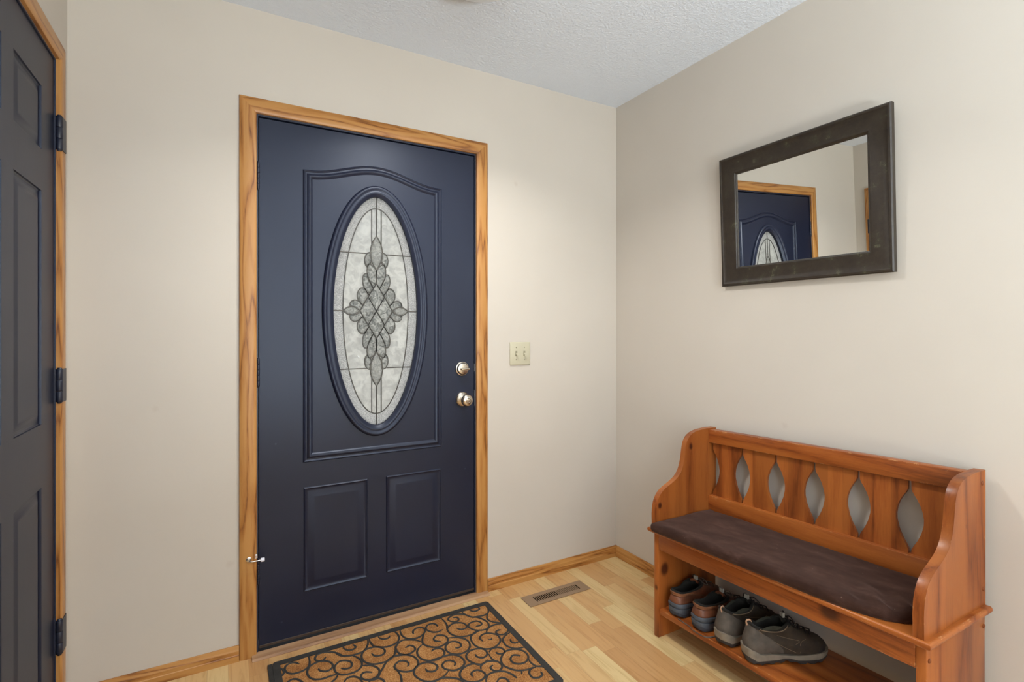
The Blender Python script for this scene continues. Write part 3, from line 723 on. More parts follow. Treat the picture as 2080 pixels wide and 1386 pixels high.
# coir field as a slightly uneven surface
bm = bmesh.new(); nx, ny = 120, 80; g_ = []
for j in range(ny+1):
    r_ = []
    for i in range(nx+1):
        x = mx0+B+(mx1-mx0-2*B)*i/nx; y = my0+B+(my1-my0-2*B)*j/ny
        r_.append(bm.verts.new((x, y, .0082+.0012*noise.noise(Vector((x*45, y*45, 0))))))
    g_.append(r_)
for j in range(ny):
    for i in range(nx): bm.faces.new((g_[j][i], g_[j][i+1], g_[j+1][i+1], g_[j+1][i]))
finish(bm, 'coir_field', M_['coir'], mat_, smooth=80)
def floor_pt(px, py, z=.011):
    dx = math.sin(YAW)+math.cos(YAW)*(px-1040)/FPX; dy = math.cos(YAW)-math.sin(YAW)*(px-1040)/FPX
    dz = -(py-670.4)/FPX; t = (z-CAMP.z)/dz
    return (CAMP.x+dx*t, CAMP.y+dy*t)
ST = {
 'A': ((540, 1280, 13.0), [
  [(1100,640),(1150,760),(1150,900),(1070,1010),(900,1100),(700,1145),(560,1110),(500,1030),(530,940),(640,870),(780,850),(880,890)],
  [(270,1005),(380,1000),(460,1050),(475,1120),(420,1200),(290,1270)],
  [(2080,690),(1950,630),(1800,580),(1640,575),(1500,590),(1360,640),(1300,720),(1320,790),(1420,810),(1520,790),(1560,730),(1590,700)],
  [(1900,1150),(1700,1210),(1450,1290),(1230,1280),(1110,1180),(1100,1050),(1200,920),(1400,830),(1580,810),(1720,850),(1770,930),(1720,1020),(1600,1080),(1450,1070),(1390,1010)],
  [(470,1480),(570,1378),(680,1300),(800,1285),(920,1330),(1000,1420)],
  [(1900,1170),(1850,1270),(1740,1370),(1700,1450)]]),
 'B': ((680, 1260, 11.0), [
  [(390,780),(520,830),(600,920),(600,1010),(520,1110),(370,1180),(200,1215),(70,1185),(0,1120),(0,1020),(100,920),(230,895),(350,920),(385,980),(350,1050),(250,1080),(140,1065)],
  [(730,420),(745,500),(700,620),(600,710),(400,775),(230,790),(100,770),(0,700)],
  [(180,580),(230,640),(320,665),(420,640),(465,590),(430,550),(390,545)],
  [(770,420),(800,490),(870,570),(960,590),(1130,595),(1290,550),(1400,480),(1440,380),(1400,300),(1340,250)],
  [(970,360),(1020,400),(1100,415),(1190,395),(1230,340)],
  [(1350,580),(1340,740),(1250,860),(1080,940),(870,975),(700,940),(610,850),(610,740),(700,650),(860,600),(1010,600),(1110,650),(1110,720),(1030,780),(900,790),(825,735)],
  [(610,1010),(700,1000),(850,1010),(960,1060),(1000,1130),(960,1230),(880,1290),(760,1330),(640,1310),(590,1260),(610,1190),(700,1150),(840,1160)],
  [(1000,1180),(1060,1090),(1150,930),(1280,820),(1450,770),(1600,770),(1760,800)]]),
 'C': ((820, 1220, 11.0), [
  [(-80,630),(-60,740),(40,830),(200,850),(350,810),(440,740),(480,670),(440,610),(340,600),(240,640),(205,700),(230,740)],
  [(470,680),(430,800),(420,930),(500,1000),(640,1035),(790,1030),(920,970),(990,880),(950,800),(850,770),(730,780),(670,850),(720,900),(840,910)],
  [(420,970),(330,1060),(300,1160),(350,1260),(450,1320),(620,1340),(780,1300),(890,1220),(910,1140),(860,1080),(770,1065),(660,1090),(620,1130)],
  [(400,920),(270,880),(60,870),(-60,900),(-160,1000),(-170,1090),(-90,1180),(60,1205),(190,1150),(260,1080),(220,1020),(130,1000),(40,1050)],
  [(830,380),(930,480),(970,560),(960,620)],
  [(870,640),(780,690),(650,700),(530,660),(500,590),(560,530),(660,510),(740,540),(760,580)],
  [(1530,365),(1400,320),(1250,300),(1100,320),(1000,390),(1010,440),(1100,470),(1190,460),(1230,410),(1190,375),(1100,380)],
  [(1700,660),(1560,740),(1400,790),(1220,800),(1070,750),(990,670),(980,610),(1080,520),(1220,490),(1350,510),(1410,570),(1370,620),(1280,640),(1180,610)],
  [(990,830),(1150,820),(1330,840),(1450,910),(1480,1020),(1400,1130),(1240,1190),(1060,1180),(950,1100),(940,1010),(1020,930),(1150,910),(1260,950),(1280,1010),(1220,1050),(1140,1050)],
  [(1290,240),(1380,310),(1530,365),(1700,360)]]),
 'D': ((940, 1220, 8.348), [
  [(150,272),(230,270),(350,250),(430,200),(430,130),(400,90)],
  [(110,150),(160,175),(220,175),(280,140),(260,110),(200,110)],
  [(159,275),(280,290),(390,340),(440,400),(420,470),(320,500),(200,495),(110,450),(100,400),(160,360),(240,345),(310,370),(310,410),(220,435)],
  [(430,200),(410,280),(440,330),(520,360),(650,372)],
  [(400,550),(420,480),(500,420),(620,390),(700,385),(770,450),(760,520),(690,570),(610,570),(560,530),(600,500),(650,490)],
  [(320,500),(240,510),(150,590),(140,660),(200,750),(330,810),(480,810),(590,750),(640,670),(600,590),(520,560),(400,550),(310,590),(295,640),(340,685)],
  [(430,655),(480,655),(490,630)],
  [(810,530),(720,590),(680,660),(720,740),(800,790),(920,810),(1060,778)],
  [(960,680),(900,715),(830,700),(805,650)],
  [(420,1000),(300,1080),(170,1050),(80,990),(60,920),(120,850),(230,815),(350,820),(410,870),(400,930),(330,965),(250,950),(210,905)],
  [(440,900),(500,990),(560,1015)],
  [(450,870),(480,820),(560,795),(650,800),(715,850),(690,890),(610,900),(560,870)],
  [(1200,1120),(1080,1170),(920,1180),(780,1140),(680,1080),(650,1000),(670,920),(740,850),(870,820),(1000,840),(1090,900),(1110,970),(1060,1040),(960,1070),(860,1050),(810,990),(840,930),(900,920),(980,930)],
  [(1100,960),(1150,1040),(1240,1105),(1330,1110),(1440,1112)],
  [(1240,1120),(1150,1160),(1130,1230),(1190,1300),(1290,1300),(1350,1250),(1320,1200)],
  [(310,1160),(310,1100),(390,1040),(490,1020),(590,1030),(660,1080),(660,1140),(600,1190),(520,1180),(470,1130),(510,1090)],
  [(400,1400),(400,1310),(450,1240),(580,1200),(720,1200),(840,1250),(920,1310)],
  [(570,1390),(620,1320),(700,1310),(770,1350),(780,1400)],
  [(1000,1190),(1000,1240)]]),
 'E': ((680, 1310, 6.5), [
  [(800,150),(920,130),(1040,150),(1100,210),(1090,280),(1010,340),(900,350),(810,320),(790,270),(840,220),(910,205),(970,230),(970,270),(950,280)],
  [(820,330),(870,400),(885,500),(880,560)],
  [(110,510),(160,440),(250,415),(330,440),(370,500)],
  [(430,500),(500,450),(580,440),(640,460),(665,510)],
  [(600,370),(560,440),(470,470)],
  [(1500,340),(1430,420),(1310,475),(1180,475),(1080,420),(1045,360),(1080,280),(1170,235),(1260,230),(1340,260),(1355,300),(1310,345),(1230,345),(1200,310)],
  [(1250,205),(1400,160),(1520,130),(1630,140),(1700,190),(1710,250),(1650,310),(1560,335),(1450,310),(1420,260),(1460,215),(1530,205),(1590,230),(1580,270)],
  [(1280,510),(1400,440),(1520,430),(1640,450),(1720,500)],
  [(1930,250),(1800,250),(1690,310),(1650,390),(1700,460),(1800,490),(1920,470),(1985,410),(1970,360),(1880,330),(1810,360),(1810,400),(1830,410)]])}
strokes = []
for (ox, oy, s), L in ST.values():
    for P in L: strokes.append([floor_pt(ox+u/s, oy+v/s) for u, v in P])
def below_frame(x, y):
    d = Vector((x, y, .01))-CAMP; zc = d.x*math.sin(YAW)+d.y*math.cos(YAW)
    return 670.4-FPX*d.z/zc > 1412
for j in range(5):
    for i in range(8):
        cx = mx0+.08+i*.112+(.05 if j % 2 else 0); cy = my0+.075+j*.108
        if cx < mx1-.06 and cy < my1-.1 and below_frame(cx, cy+.045):
            a0 = random.uniform(0, 6.28); sg = random.choice((-1, 1))
            strokes.append([(cx+.052*(1-k/17)*math.cos(a0+sg*k*.62), cy+.052*(1-k/17)*math.sin(a0+sg*k*.62)) for k in range(14)])
bm = bmesh.new()
X0, X1, Y0_, Y1_ = mx0+B-.004, mx1-B+.004, my0+B-.004, my1-B+.004
for P in strokes:
    C_ = catmull(P, 5)
    C_ = [(min(max(x, X0), X1), min(max(y, Y0_), Y1_)) for x, y in C_]
    C2 = [C_[0]]
    for p in C_[1:]:
        if (p[0]-C2[-1][0])**2+(p[1]-C2[-1][1])**2 > 4e-6: C2.append(p)
    if len(C2) < 3: continue
    n = len(C2)
    rad = [.0042*(.55+.45*min(1, i/6, (n-1-i)/3)) for i in range(n)]
    add_tube(bm, [(x, y, .0088) for x, y in C2], rad, 6, False, True, .7)
finish(bm, 'rubber_scrolls', M_['rubber'], mat_, smooth=60, clean=False)

# ------------------------------------------------------------------ mirror
mn = Vector((-.99927, .01399, -.03547)).normalized(); me1 = Vector((-.0140, -.9999, 0)).normalized(); me2 = mn.cross(me1); me2 = me2 if me2.z > 0 else -me2
MQ = Vector((-.034, -1.04, 1.70))
fm = lambda u, v, h: tuple(MQ+me1*u+me2*v+mn*h)
mi_ = empty('wall_mirror', fm(0, -.265, -.02))
tag(mi_, 'rectangular mirror in a wide distressed dark brown frame hanging on the wall above the bench', 'mirror')
MR = rect(-.3285, -.2655, .3290, .2765)
FP = [(0, -.014), (0, .000), (.004, .0035), (.010, .0035), (.013, .0015), (.030, -.0005), (.062, -.0030), (.066, -.0020), (.071, -.0030), (.0735, -.0065), (.0760, -.0075), (.0785, -.012), (.0785, -.0145), (0.04, -.0165), (0, -.0165), (0, -.014)]
# mitred frame as four rails inside one mesh
sweep('mirror_frame', MR, FP, fm, M_['frame'], mi_, smooth=30)
plate('mirror_glass', [offset_loop(MR, .074)], fm, -.0125, -.0155, M_['mirror'], mi_)

# ------------------------------------------------------------------ ceiling light
cl = empty('ceiling_light', tuple(LAMP))
tag(cl, 'round flush ceiling light with pale shade at the top edge of the photo', 'ceiling light')
fl_ = lambda x, y, h: (LAMP.x+x, LAMP.y+y, LAMP.z-h)
lathe('metal_pan', [(0, .0003), (.150, .0003), (.178, .012), (.182, .030), (.182, .046), (.176, .052), (.166, .053), (.150, .046), (0, .045)], fl_, M_['lampmetal'], cl, 64)
lathe('glass_shade', [(.158, .049), (.156, .066), (.140, .088), (.105, .108), (.06, .119), (0, .123)], fl_, M_['lampglass'], cl, 64)

# ------------------------------------------------------------------ bench
BO = Vector((-.021, -.6547)); BTH = -.0063; BL = .9374; BD = .3617; BK = .0344
def W(a, b, z, tilt=True):
    x = BO.x+a*math.sin(BTH)-b*math.cos(BTH); y = BO.y-a*math.cos(BTH)-b*math.sin(BTH)
    return (x, y, z+(BK*a if tilt else 0))
def Wf(a, b, z): return W(a, b, z, z > 1e-4)
KN = [((W(.024, .1528, .755)), .011), ((W(.024, .3312, .5345)), .011), ((W(.024, .305, .271)), .022), ((W(.024, .08, .27)), .022), (W(.93, .118, .685), .008), (W(.70, .3417, .405), .024), (W(.012, .345, .20), .010)]
M_['pine_z'] = wood('pine_upright', 2, *PINE, rough=.36, knots=KN, fig=.8, boards=(0, .088), wear=.60)
M_['pine_slat'] = wood('pine_slats', 2, *PINE, rough=.4, fig=.8, boards=(1, .049))
M_['pine_y'] = wood('pine_rails', 1, *PINE, rough=.36, knots=KN, fig=.8, wear=.54)
M_['plug'] = plain('wood_plug', (120, 62, 26), .45, nscale=150)
be = empty('bench', W(BL/2, BD/2, 0, False)); be.rotation_euler = (0, 0, 0)
tag(be, 'orange pine monk-style bench with cut-out back slats and a shoe shelf against the right wall', 'bench')
PR = [(.0, .4425), (.352, .4425), (.353, .500), (.350, .530), (.342, .556), (.326, .580), (.300, .599), (.262, .616), (.228, .636), (.206, .662), (.192, .700), (.184, .745), (.176, .775), (.160, .797), (.136, .811), (.105, .819), (.06, .822), (.0, .822)]
PRs = PR[:2]+catmull(PR[2:-2], 3)+PR[-2:]
def bench_side(a0, a1, nm):
    return plate('side_panel', [PRs], lambda u, v, d: W(d, u, v), a0, a1, M_['pine_z'], be, bev=.004, angle=.8, smooth=35)
bench_side(0, .024, 'l'); sr = bench_side(BL-.024, BL, 'r')
def bbx(name, lo, hi, mat, bev=.003, f=W, parent=be):
    return box(name, lo, hi, mat, parent, bev=bev, f=f, smooth=30)
bbx('leg_panel', (0, 0, 0), (.024, .3395, .4255), M_['pine_z'], f=Wf)
lr = bbx('leg_panel', (BL-.024, 0, 0), (BL, .3395, .4255), M_['pine_z'], f=Wf)
# seat board with half-round nose on three sides
bm = bmesh.new(); NR = [(.0, .4252), (.3, .4252)]
sec = [(0, .4255), (.006, .4258), (.0095, .4290), (.0110, .4345), (.0095, .4400), (.006, .4430), (0, .4432)]
ring = []
for off, z in sec:
    o = off-.011
    ring.append([bm.verts.new(W(a, b, z)) for a, b in ((-.017-o, .0), (-.017-o, BD+o), (BL+.017+o, BD+o), (BL+.017+o, .0))])
# note: off grows outward
for v_, (off, z) in zip(ring, sec):
    o = off-.011
    for vv, (a, b) in zip(v_, ((-.017-o, 0), (-.017-o, BD+o), (BL+.017+o, BD+o), (BL+.017+o, 0))): vv.co = W(a, b, z)
for r1, r2 in zip(ring, ring[1:]):
    for k in range(3): bm.faces.new((r1[k], r1[k+1], r2[k+1], r2[k]))
bm.faces.new([r[0] for r in ring]); bm.faces.new([r[3] for r in reversed(ring)]) if False else None
bm.faces.new(ring[0]); bm.faces.new(list(reversed(ring[-1])))
bm.faces.new([r[0] for r in ring]+[r[3] for r in reversed(ring)])if False else None
finish(bm, 'seat_board', M_['pine_y'], be, smooth=50, clean=False)
ap = bbx('apron', (.0245, .3215, .358), (BL-.0245, .3395, .4250), M_['pine_y'], .0025)
bbx('back_rail', (.0245, .012, .7610), (BL-.0245, .0465, .8180), M_['pine_y'], .004)
bbx('lower_rail', (.0245, .012, .4440), (BL-.0245, .0480, .5350), M_['pine_y'], .003)
# slats with vase-shaped gaps between them
def half(z):   # half width of the gap at height z
    pts = [(.530, .004), (.548, .0045), (.560, .010), (.580, .021), (.605, .031), (.630, .0365), (.648, .0372), (.668, .0345), (.690, .0275), (.708, .0185), (.722, .0095), (.732, .005), (.765, .0042)]
    for (z0, w0), (z1, w1) in zip(pts, pts[1:]):
        if z0 <= z <= z1:
            t = (z-z0)/(z1-z0); return w0+(w1-w0)*t
    return pts[0][1] if z < .53 else pts[-1][1]
zs_ = [.530+i*(.768-.530)/40 for i in range(41)]
gc = [.0322+k*.1471 for k in range(7)]
for k in range(6):
    L = [(gc[k]+half(z), z) for z in zs_]; R = [(gc[k+1]-half(z), z) for z in reversed(zs_)]
    plate('back_slat', [L[::-1]+R[::-1]] if False else [[(u, v) for u, v in L][::1]+[(u, v) for u, v in R]], lambda u, v, d: W(u, d, v), .0215, .0310, M_['pine_slat'], be, bev=.0015, angle=1.1)
bbx('shelf', (.0245, .030, .0945), (BL-.0245, .335, .1165), M_['pine_y'], .002)
for nm, par, b, z in (('p', sr, .0195, .788), ('p', sr, .012, .4900), ('p', lr, .012, .3866), ('p', lr, .328, .3866)):
    p0 = W(BL, b, z)
    lathe('screw_plug', [(0, 0), (.0062, 0), (.0058, .0022), (.0035, .0036), (0, .004)], lambda x, y, h: (p0[0]+x, p0[1]-h, p0[2]+y), M_['plug'], par, 16)

# ------------------------------------------------------------------ cushion
def cushion():
    out = [(.030, .060), (.0285, .30), (.0265, .352), (.030, .378), (.055, .388), (.30, .379), (.60, .368), (.74, .360), (.81, .346), (.860, .322), (.892, .280), (.904, .22), (.9085, .12), (.900, .062), (.86, .0515), (.5, .0515), (.08, .0515)]
    loop = catmull(out, 10, True)
    c = Vector((.47, .205)); n = len(loop); bm = bmesh.new(); rings = []
    lev = [(0.985, .0), (1.0, .010), (1.0, .020), (.992, .027), (.972, .0325), (.94, .0350)]+[(s/22, .036) for s in range(20, 0, -1)]
    for s, h in lev:
        r = []
        for (a, b) in loop:
            if s > .93:
                q = Vector((a, b)); d = (q-c); L_ = d.length
                p = q-d.normalized()*(1-s)*.45*.6
                p = Vector((c.x+(a-c.x)*(1-(1-s)*.35), c.y+(b-c.y)*(1-(1-s)*1.2)))
            else: p = Vector((c.x+(a-c.x)*(.978)*(s/.94), c.y+(b-c.y)*.928*(s/.94)))
            hh = h
            if h > .03:
                x, y = p
                hh += .0022*noise.noise(Vector((x*9, y*16, 3)))+.0012*noise.noise(Vector((x*30, y*30, 8)))
                w = max(0, 1-((x-.845)/.12)**2)*max(0, 1-((y-.285)/.10)**2)
                hh += w*(.0085*math.sin(95*(x*.8-y*.75)+2*noise.noise(Vector((x*14, y*14, 1))))+.002)
                hh += -.006*max(0, 1-abs(x-.05)/.05)*.5
            elif h > .005:
                x, y = p; w = max(0, 1-((x-.84)/.12)**2)
                p.y += .003*w*math.sin(130*x) if y > .3 else 0
            r.append(bm.verts.new(W(p.x, p.y, .4440+hh)))
        rings.append(r)
    for r1, r2 in zip(rings, rings[1:]):
        for i in range(n): j = (i+1) % n; bm.faces.new((r1[i], r1[j], r2[j], r2[i]))
    bm.faces.new(rings[0]); bm.faces.new(list(reversed(rings[-1])))
    o = finish(bm, 'seat_cushion', M_['velvet'], None, smooth=80, clean=False, recenter=True)
    tag(o, 'long thin dark brown velvet cushion lying on the seat of the pine bench', 'cushion')
    return o
cu = cushion()
pp = [W(.905, .20+i*.004, .4600+.006*math.sin(i*.5)) for i in range(8)]

# ------------------------------------------------------------------ shoes
SM = {}
SM['taupe'] = plain('taupe_nubuck', (76, 68, 60), .8, nscale=260, nb=.35, nd_=.002, var=.14)
SM['olive'] = plain('dark_brown_nubuck', (50, 40, 29), .8, nscale=260, nb=.35, nd_=.002, var=.18)
SM['mid'] = plain('grey_midsole', (122, 112, 98), .7, nscale=180, nb=.2, var=.12)
SM['out'] = plain('dark_outsole', (44, 38, 36), .75, nscale=180, nb=.3, var=.1)
SM['lining'] = plain('dark_mesh_lining', (24, 22, 18), .95, nscale=700, nb=.6, var=.2)
SM['padlin'] = plain('olive_padding', (46, 46, 36), .9, nscale=700, nb=.5, var=.15)
SM['lace'] = plain('black_lace', (26, 20, 20), .8, nscale=500, nb=.5)
SM['lacebr'] = plain('brown_lace', (78, 66, 58), .85, nscale=500, nb=.5, var=.2)
SM['loop'] = plain('tan_pull_loop', (176, 136, 108), .7, nscale=500, nb=.3)
SM['piping'] = plain('stitched_piping', (112, 94, 74), .7, nscale=500, nb=.3)
SM['brown'] = plain('brown_leather', (104, 60, 38), .5, nscale=220, nb=.25, var=.14)
SM['brown2'] = plain('padded_leather', (128, 82, 54), .55, nscale=220, nb=.25, var=.1)
SM['blue'] = plain('blue_grey_sole', (70, 75, 83), .75, nscale=200, nb=.3, var=.1)
SM['blue2'] = plain('dark_blue_sole', (48, 50, 58), .75, nscale=200, nb=.3, var=.1)
SM['tab'] = plain('grey_woven_tab', (150, 148, 140), .8, nscale=600, nb=.3)
FPR = [(0, 0), (.006, .016), (.035, .028), (.10, .0335), (.20, .034), (.34, .0335), (.48, .037), (.62, .0440), (.74, .0465), (.85, .0430), (.93, .033), (.98, .017), (1.0, 0)]
def footprint(m=5):
    up = catmull(FPR, m)
    lo = [(x, -y*.94) for x, y in reversed(up)][1:-1]
    return up+lo
FOOT = footprint()
def rings_mesh(bm, rings, cap0=False, cap1=False, closed=True):
    V = [[bm.verts.new(p) for p in r] for r in rings]; n = len(V[0])
    for a, b in zip(V, V[1:]):
        for i in range(n if closed else n-1):
            j = (i+1) % n; bm.faces.new((a[i], a[j], b[j], b[i]))
    if cap0: bm.faces.new(V[0])
    if cap1: bm.faces.new(list(reversed(V[-1])))
    return V
def smooth01(t): t = min(1, max(0, t)); return t*t*(3-2*t)
class Shoe:
    def __init__(s, kind, L):
        s.k = kind; s.L = L; q = L/.29
        if kind == 'boot':
            #        xh     xf    w     zh     zf    dip
            s.R = [(.006, .281, 1.00, .036, .027, 0), (.002, .284, 1.04, .050, .040, 0), (.003, .279, 1.02, .064, .054, 0), (.006, .266, .95, .076, .066, 0),
                   (.010, .246, .87, .088, .075, .001), (.014, .222, .82, .098, .084, .003), (.017, .196, .79, .108, .097, .007), (.018, .172, .78, .117, .112, .013), (.016, .153, .77, .125, .126, .020)]
        else:
            s.R = [(.006, .283, 1.00, .034, .024, 0), (.001, .285, 1.04, .044, .034, 0), (.002, .281, 1.02, .054, .046, 0), (.004, .268, .95, .063, .057, 0),
                   (.007, .246, .88, .071, .064, .001), (.010, .222, .83, .078, .072, .002), (.011, .196, .80, .085, .082, .004), (.011, .172, .80, .091, .092, .007), (.008, .152, .80, .096, .102, .010)]
    def pt(s, t, u, y, out=0):
        """t in 0..8 ring index (float), u 0..1 along the length, y footprint half width"""
        i = min(int(t), len(s.R)-2); f = t-i
        a = [p+(q-p)*f for p, q in zip(s.R[i], s.R[i+1])]
        xh, xf, w, zh, zf, dip = a; q = s.L/.29
        x = xh+(xf-xh)*u
        yy = y*w
        z = zh+(zf-zh)*smooth01(u)-dip*math.sin(PI*min(1, max(0, u*1.15)))
        sg = 1 if yy >= 0 else -1
        yy += sg*out; x += out*(1 if u > .97 else (-1 if u < .03 else 0))
        return (x*q, yy*q, z*q)
    def ring(s, t, out=0): return [s.pt(t, u, y, out) for u, y in FOOT]
    def yat(s, u):
        for (a, b), (c, d) in zip(FPR, FPR[1:]):
            if a <= u <= c: return b+(d-b)*(u-a)/(c-a)
        return 0
def build_shoe(kind, name, label, cat, group, loc, rz, L, mirror=1):
    s = Shoe(kind, L); q = L/.29
    root = bpy.data.objects.new(name, None); COL.objects.link(root); root.empty_display_size = .05
    tag(root, label, cat, group)
    boot = kind == 'boot'
    def fin(bm, nm, mat, par=root, sm=60):
        bmesh.ops.recalc_face_normals(bm, faces=bm.faces)
        if mirror < 0:
            for v in bm.verts: v.co.y *= -1
            bmesh.ops.reverse_faces(bm, faces=bm.faces)
        me = bpy.data.meshes.new(nm); bm.to_mesh(me); bm.free(); me.materials.append(mat)
        for p in me.polygons: p.use_smooth = True
        try: me.set_sharp_from_angle(angle=math.radians(sm))
        except Exception: pass
        o = bpy.data.objects.new(nm, me); COL.objects.link(o); o.parent = par; return o
    # upper
    bm = bmesh.new(); rg = [s.ring(t/2) for t in range(0, 17)]
    rings_mesh(bm, rg, cap0=True)
    up = fin(bm, 'upper', SM['olive'] if boot else SM['brown'])
    # lining: rolls over the collar and down inside
    bm = bmesh.new()
    def inner(t, k, dz):
        r = s.ring(t); cx = sum(p[0] for p in r)/len(r)
        return [(cx+(p[0]-cx)*k, p[1]*k, p[2]+dz) for p in r]
    rings_mesh(bm, [inner(7.6, 1.02, .0), inner(8, 1.03, .002), inner(8, .98, .0055), inner(8, .90, .004), inner(8, .84, -.004), inner(7.0, .78, -.006), inner(5.5, .70, -.015), inner(4, .60, -.035)], cap1=True)
    fin(bm, 'lining', SM['lining'] if boot else SM['brown2'] if False else SM['lining'])
    # padded collar panels on both sides
    def band(nm, mat, path, width, out, par=up, n=10):
        """surface patch following path [(t,u)] with half width in t"""
        for sd in (1, -1):
            bmx = bmesh.new()
            C_ = catmull(path, 5)
            ra, rb, rc, rd = [], [], [], []
            for (t, u) in C_:
                u = min(.999, max(.001, u)); y = s.yat(u)*(1 if sd > 0 else -.94)
                ra.append(s.pt(max(0, t-width), u, y, 0)); rb.append(s.pt(max(0, t-width*.7), u, y, out)); rc.append(s.pt(min(7.99, t+width*.7), u, y, out)); rd.append(s.pt(min(7.99, t+width), u, y, 0))
            rings_mesh(bmx, [ra, rb, rc, rd], closed=False)
            fin(bmx, nm, mat, par)
    def seam(path, r, mat, nm='seam', par=up):
        for sd in (1, -1):
            bmx = bmesh.new()
            C_ = catmull(path, 6); P = []
            for (t, u) in C_:
                u = min(.999, max(.001, u)); P.append(s.pt(min(7.99, max(0, t)), u, s.yat(u)*(1 if sd > 0 else -.94), .0006))
            add_tube(bmx, P, r, 6)
            fin(bmx, nm, mat, par)
    # heel counter: wraps round the heel (patch of the rings u<.26)
    def wrap(nm, mat, t0, t1, ulim, out, par=root, slope=0.0):
        bmx = bmesh.new(); n = len(FOOT)
        us = [i/12*ulim for i in range(12, -1, -1)]
        seq = [(u, s.yat(u)) for u in us]+[(u, -s.yat(u)*.94) for u in reversed(us[:-1])]
        seq2 = []
        for (u, y) in seq: seq2.append((max(u, .0005), y))
        rr = []
        for k in range(9):
            row = []
            for (u, y) in seq2:
                tt = t0+(t1-t0)*k/8*(1-slope*(u/ulim)**1.5)
                o = out*(1 if 0 < k < 8 else .2)
                p = s.pt(min(7.99, tt), u, y, o)
                row.append((p[0]-(o*(1-u/ulim))*1.7, p[1], p[2]))
            rr.append(row)
        rings_mesh(bmx, rr, closed=False)
        return fin(bmx, nm, mat, par)
    # sole
    def sole(nm, mat, z0f, z1f, k0, k1, lug=0, par=root, extra=None):
        bmx = bmesh.new(); rr = []
        for j, (zf_, k) in enumerate(((z0f, k0*.97), (z0f, k0), (lambda u: z0f(u)+(z1f(u)-z0f(u))*.5, (k0+k1)/2*1.015), (z1f, k1), (z1f, k1*.96))):
            row = []
            for i, (u, y) in enumerate(FOOT):
                x = .1435+(u*.291-.1455)*k*(1.0); zz = zf_(u)
                if lug and j < 2: zz += lug*(1 if (int(u*17)+(0 if y > 0 else 1)) % 2 else 0); 
                row.append((x*q, y*1.06*k*q, zz*q))
            rr.append(row)
        rings_mesh(bmx, rr, cap0=True, cap1=True)
        return fin(bmx, nm, mat, par, 45)
    toe = lambda u: .010*smooth01((u-.80)/.2)
    hl = lambda u: .010*smooth01((.10-u)/.10)
    arch = lambda u: .006*max(0, math.sin(PI*(u-.34)/.22)) if .34 < u < .56 else 0
    if boot:
        sole('outsole', SM['out'], lambda u: .0005+toe(u)+hl(u)*.6+arch(u), lambda u: .013+toe(u)+hl(u)*.6+arch(u)+.012*smooth01((.10-u)/.10), .985, 1.012, lug=.0045)
        sole('midsole', SM['mid'], lambda u: .009+toe(u)+hl(u)*.9+arch(u), lambda u: .030+.022*smooth01((.17-u)/.17)+.004*smooth01((u-.9)/.1)+.003*math.sin(3*PI*u), 1.0, 1.035)
        wrap('heel_counter', SM['taupe'], .1, 7.4, .40, .0028, slope=.85)
        band('side_overlay', SM['olive'], [(3.0, .40), (2.4, .50), (1.6, .60), (1.0, .72)], .9, .0016)
        seam([(6.9, .12), (4.6, .20), (3.0, .30), (1.6, .42), (.5, .55)], .0009, SM['piping'])
        seam([(8.0, .18), (7.4, .30), (7.3, .5), (7.6, .75), (8.0, .90)], .0019, SM['piping'], 'collar_piping')
        seam([(.6, .60), (2.4, .62), (3.6, .70), (4.2, .80)], .0008, SM['piping'])
        seam([(5.2, .42), (4.2, .55), (3.6, .66), (2.2, .52), (2.8, .42)], .0008, SM['piping'])
        seam([(1.25+.55*math.sin(k*.62)*(1-k/16), .235+.026*math.cos(k*.62)*(1-k/16)) for k in range(12)], .0005, SM['mid'], 'embossed_mark')
        # toe cap
        bmx = bmesh.new(); rr = []
        us = [.80+i*.0166 for i in range(12)]+[.9999]
        seq = [(u, s.yat(u)) for u in us]+[(u, -s.yat(u)*.94) for u in reversed(us[:-1])]
        for k in range(6):
            row = []
            for u, y in seq:
                tt = k/5*2.2*smooth01((u-.79)/.12+.05); p = s.pt(tt, u, y, .0012 if 0 < k < 5 else 0); row.append((p[0]+(.0022 if 0 < k < 5 else 0)*(u-.79)*5, p[1], p[2]))
            rr.append(row)
        rings_mesh(bmx, rr, closed=False); fin(bmx, 'toe_bumper', SM['out'])
    else:
        sole('outsole', SM['blue2'], lambda u: .0005+toe(u)+hl(u)*.5, lambda u: .012+toe(u)+hl(u), .985, 1.01, lug=.003)
        sole('midsole', SM['blue'], lambda u: .010+toe(u)+hl(u)*.9, lambda u: .028+.008*smooth01((.2-u)/.2), 1.0, 1.02)
        wrap('heel_wrap', SM['blue'], .0, 2.2, .34, .0030, slope=.55)
        wrap('heel_counter', SM['brown'], 1.8, 5.4, .30, .0024, slope=.35)
        wrap('padded_collar', SM['brown2'], 5.6, 8.0, .42, .0034, slope=.12)
        seam([(4.0, .02), (3.8, .12), (3.2, .22), (2.4, .34)], .0007, SM['piping'])
        seam([(5.5, .30), (4.2, .42), (2.6, .52), (.6, .58)], .0009, SM['piping'])
        seam([(.6, .62), (2.6, .66), (3.8, .76)], .0008, SM['piping'])
    # tongue
    bmx = bmesh.new(); zc = s.R[-1][4]; xc = s.R[-1][1]
    rows_ = []
    for k in range(9):
        t = k/8; x = xc+.040-.062*t; z = zc-.032+.046*t+.003*math.sin(PI*t)
        rows_.append([(x*q-.004*abs(j/4)**2*q, (.021-.002*t)*j/4*q, (z-.006*(j/4)**2)*q) for j in range(-4, 5)])
    for k in range(9):
        rows_.append([(p[0]-.005*q, p[1]*.96, p[2]-.004*q) for p in rows_[8-k]])
    rings_mesh(bmx, rows_, closed=False); tg = fin(bmx, 'tongue', SM['lining'] if boot else SM['brown'])
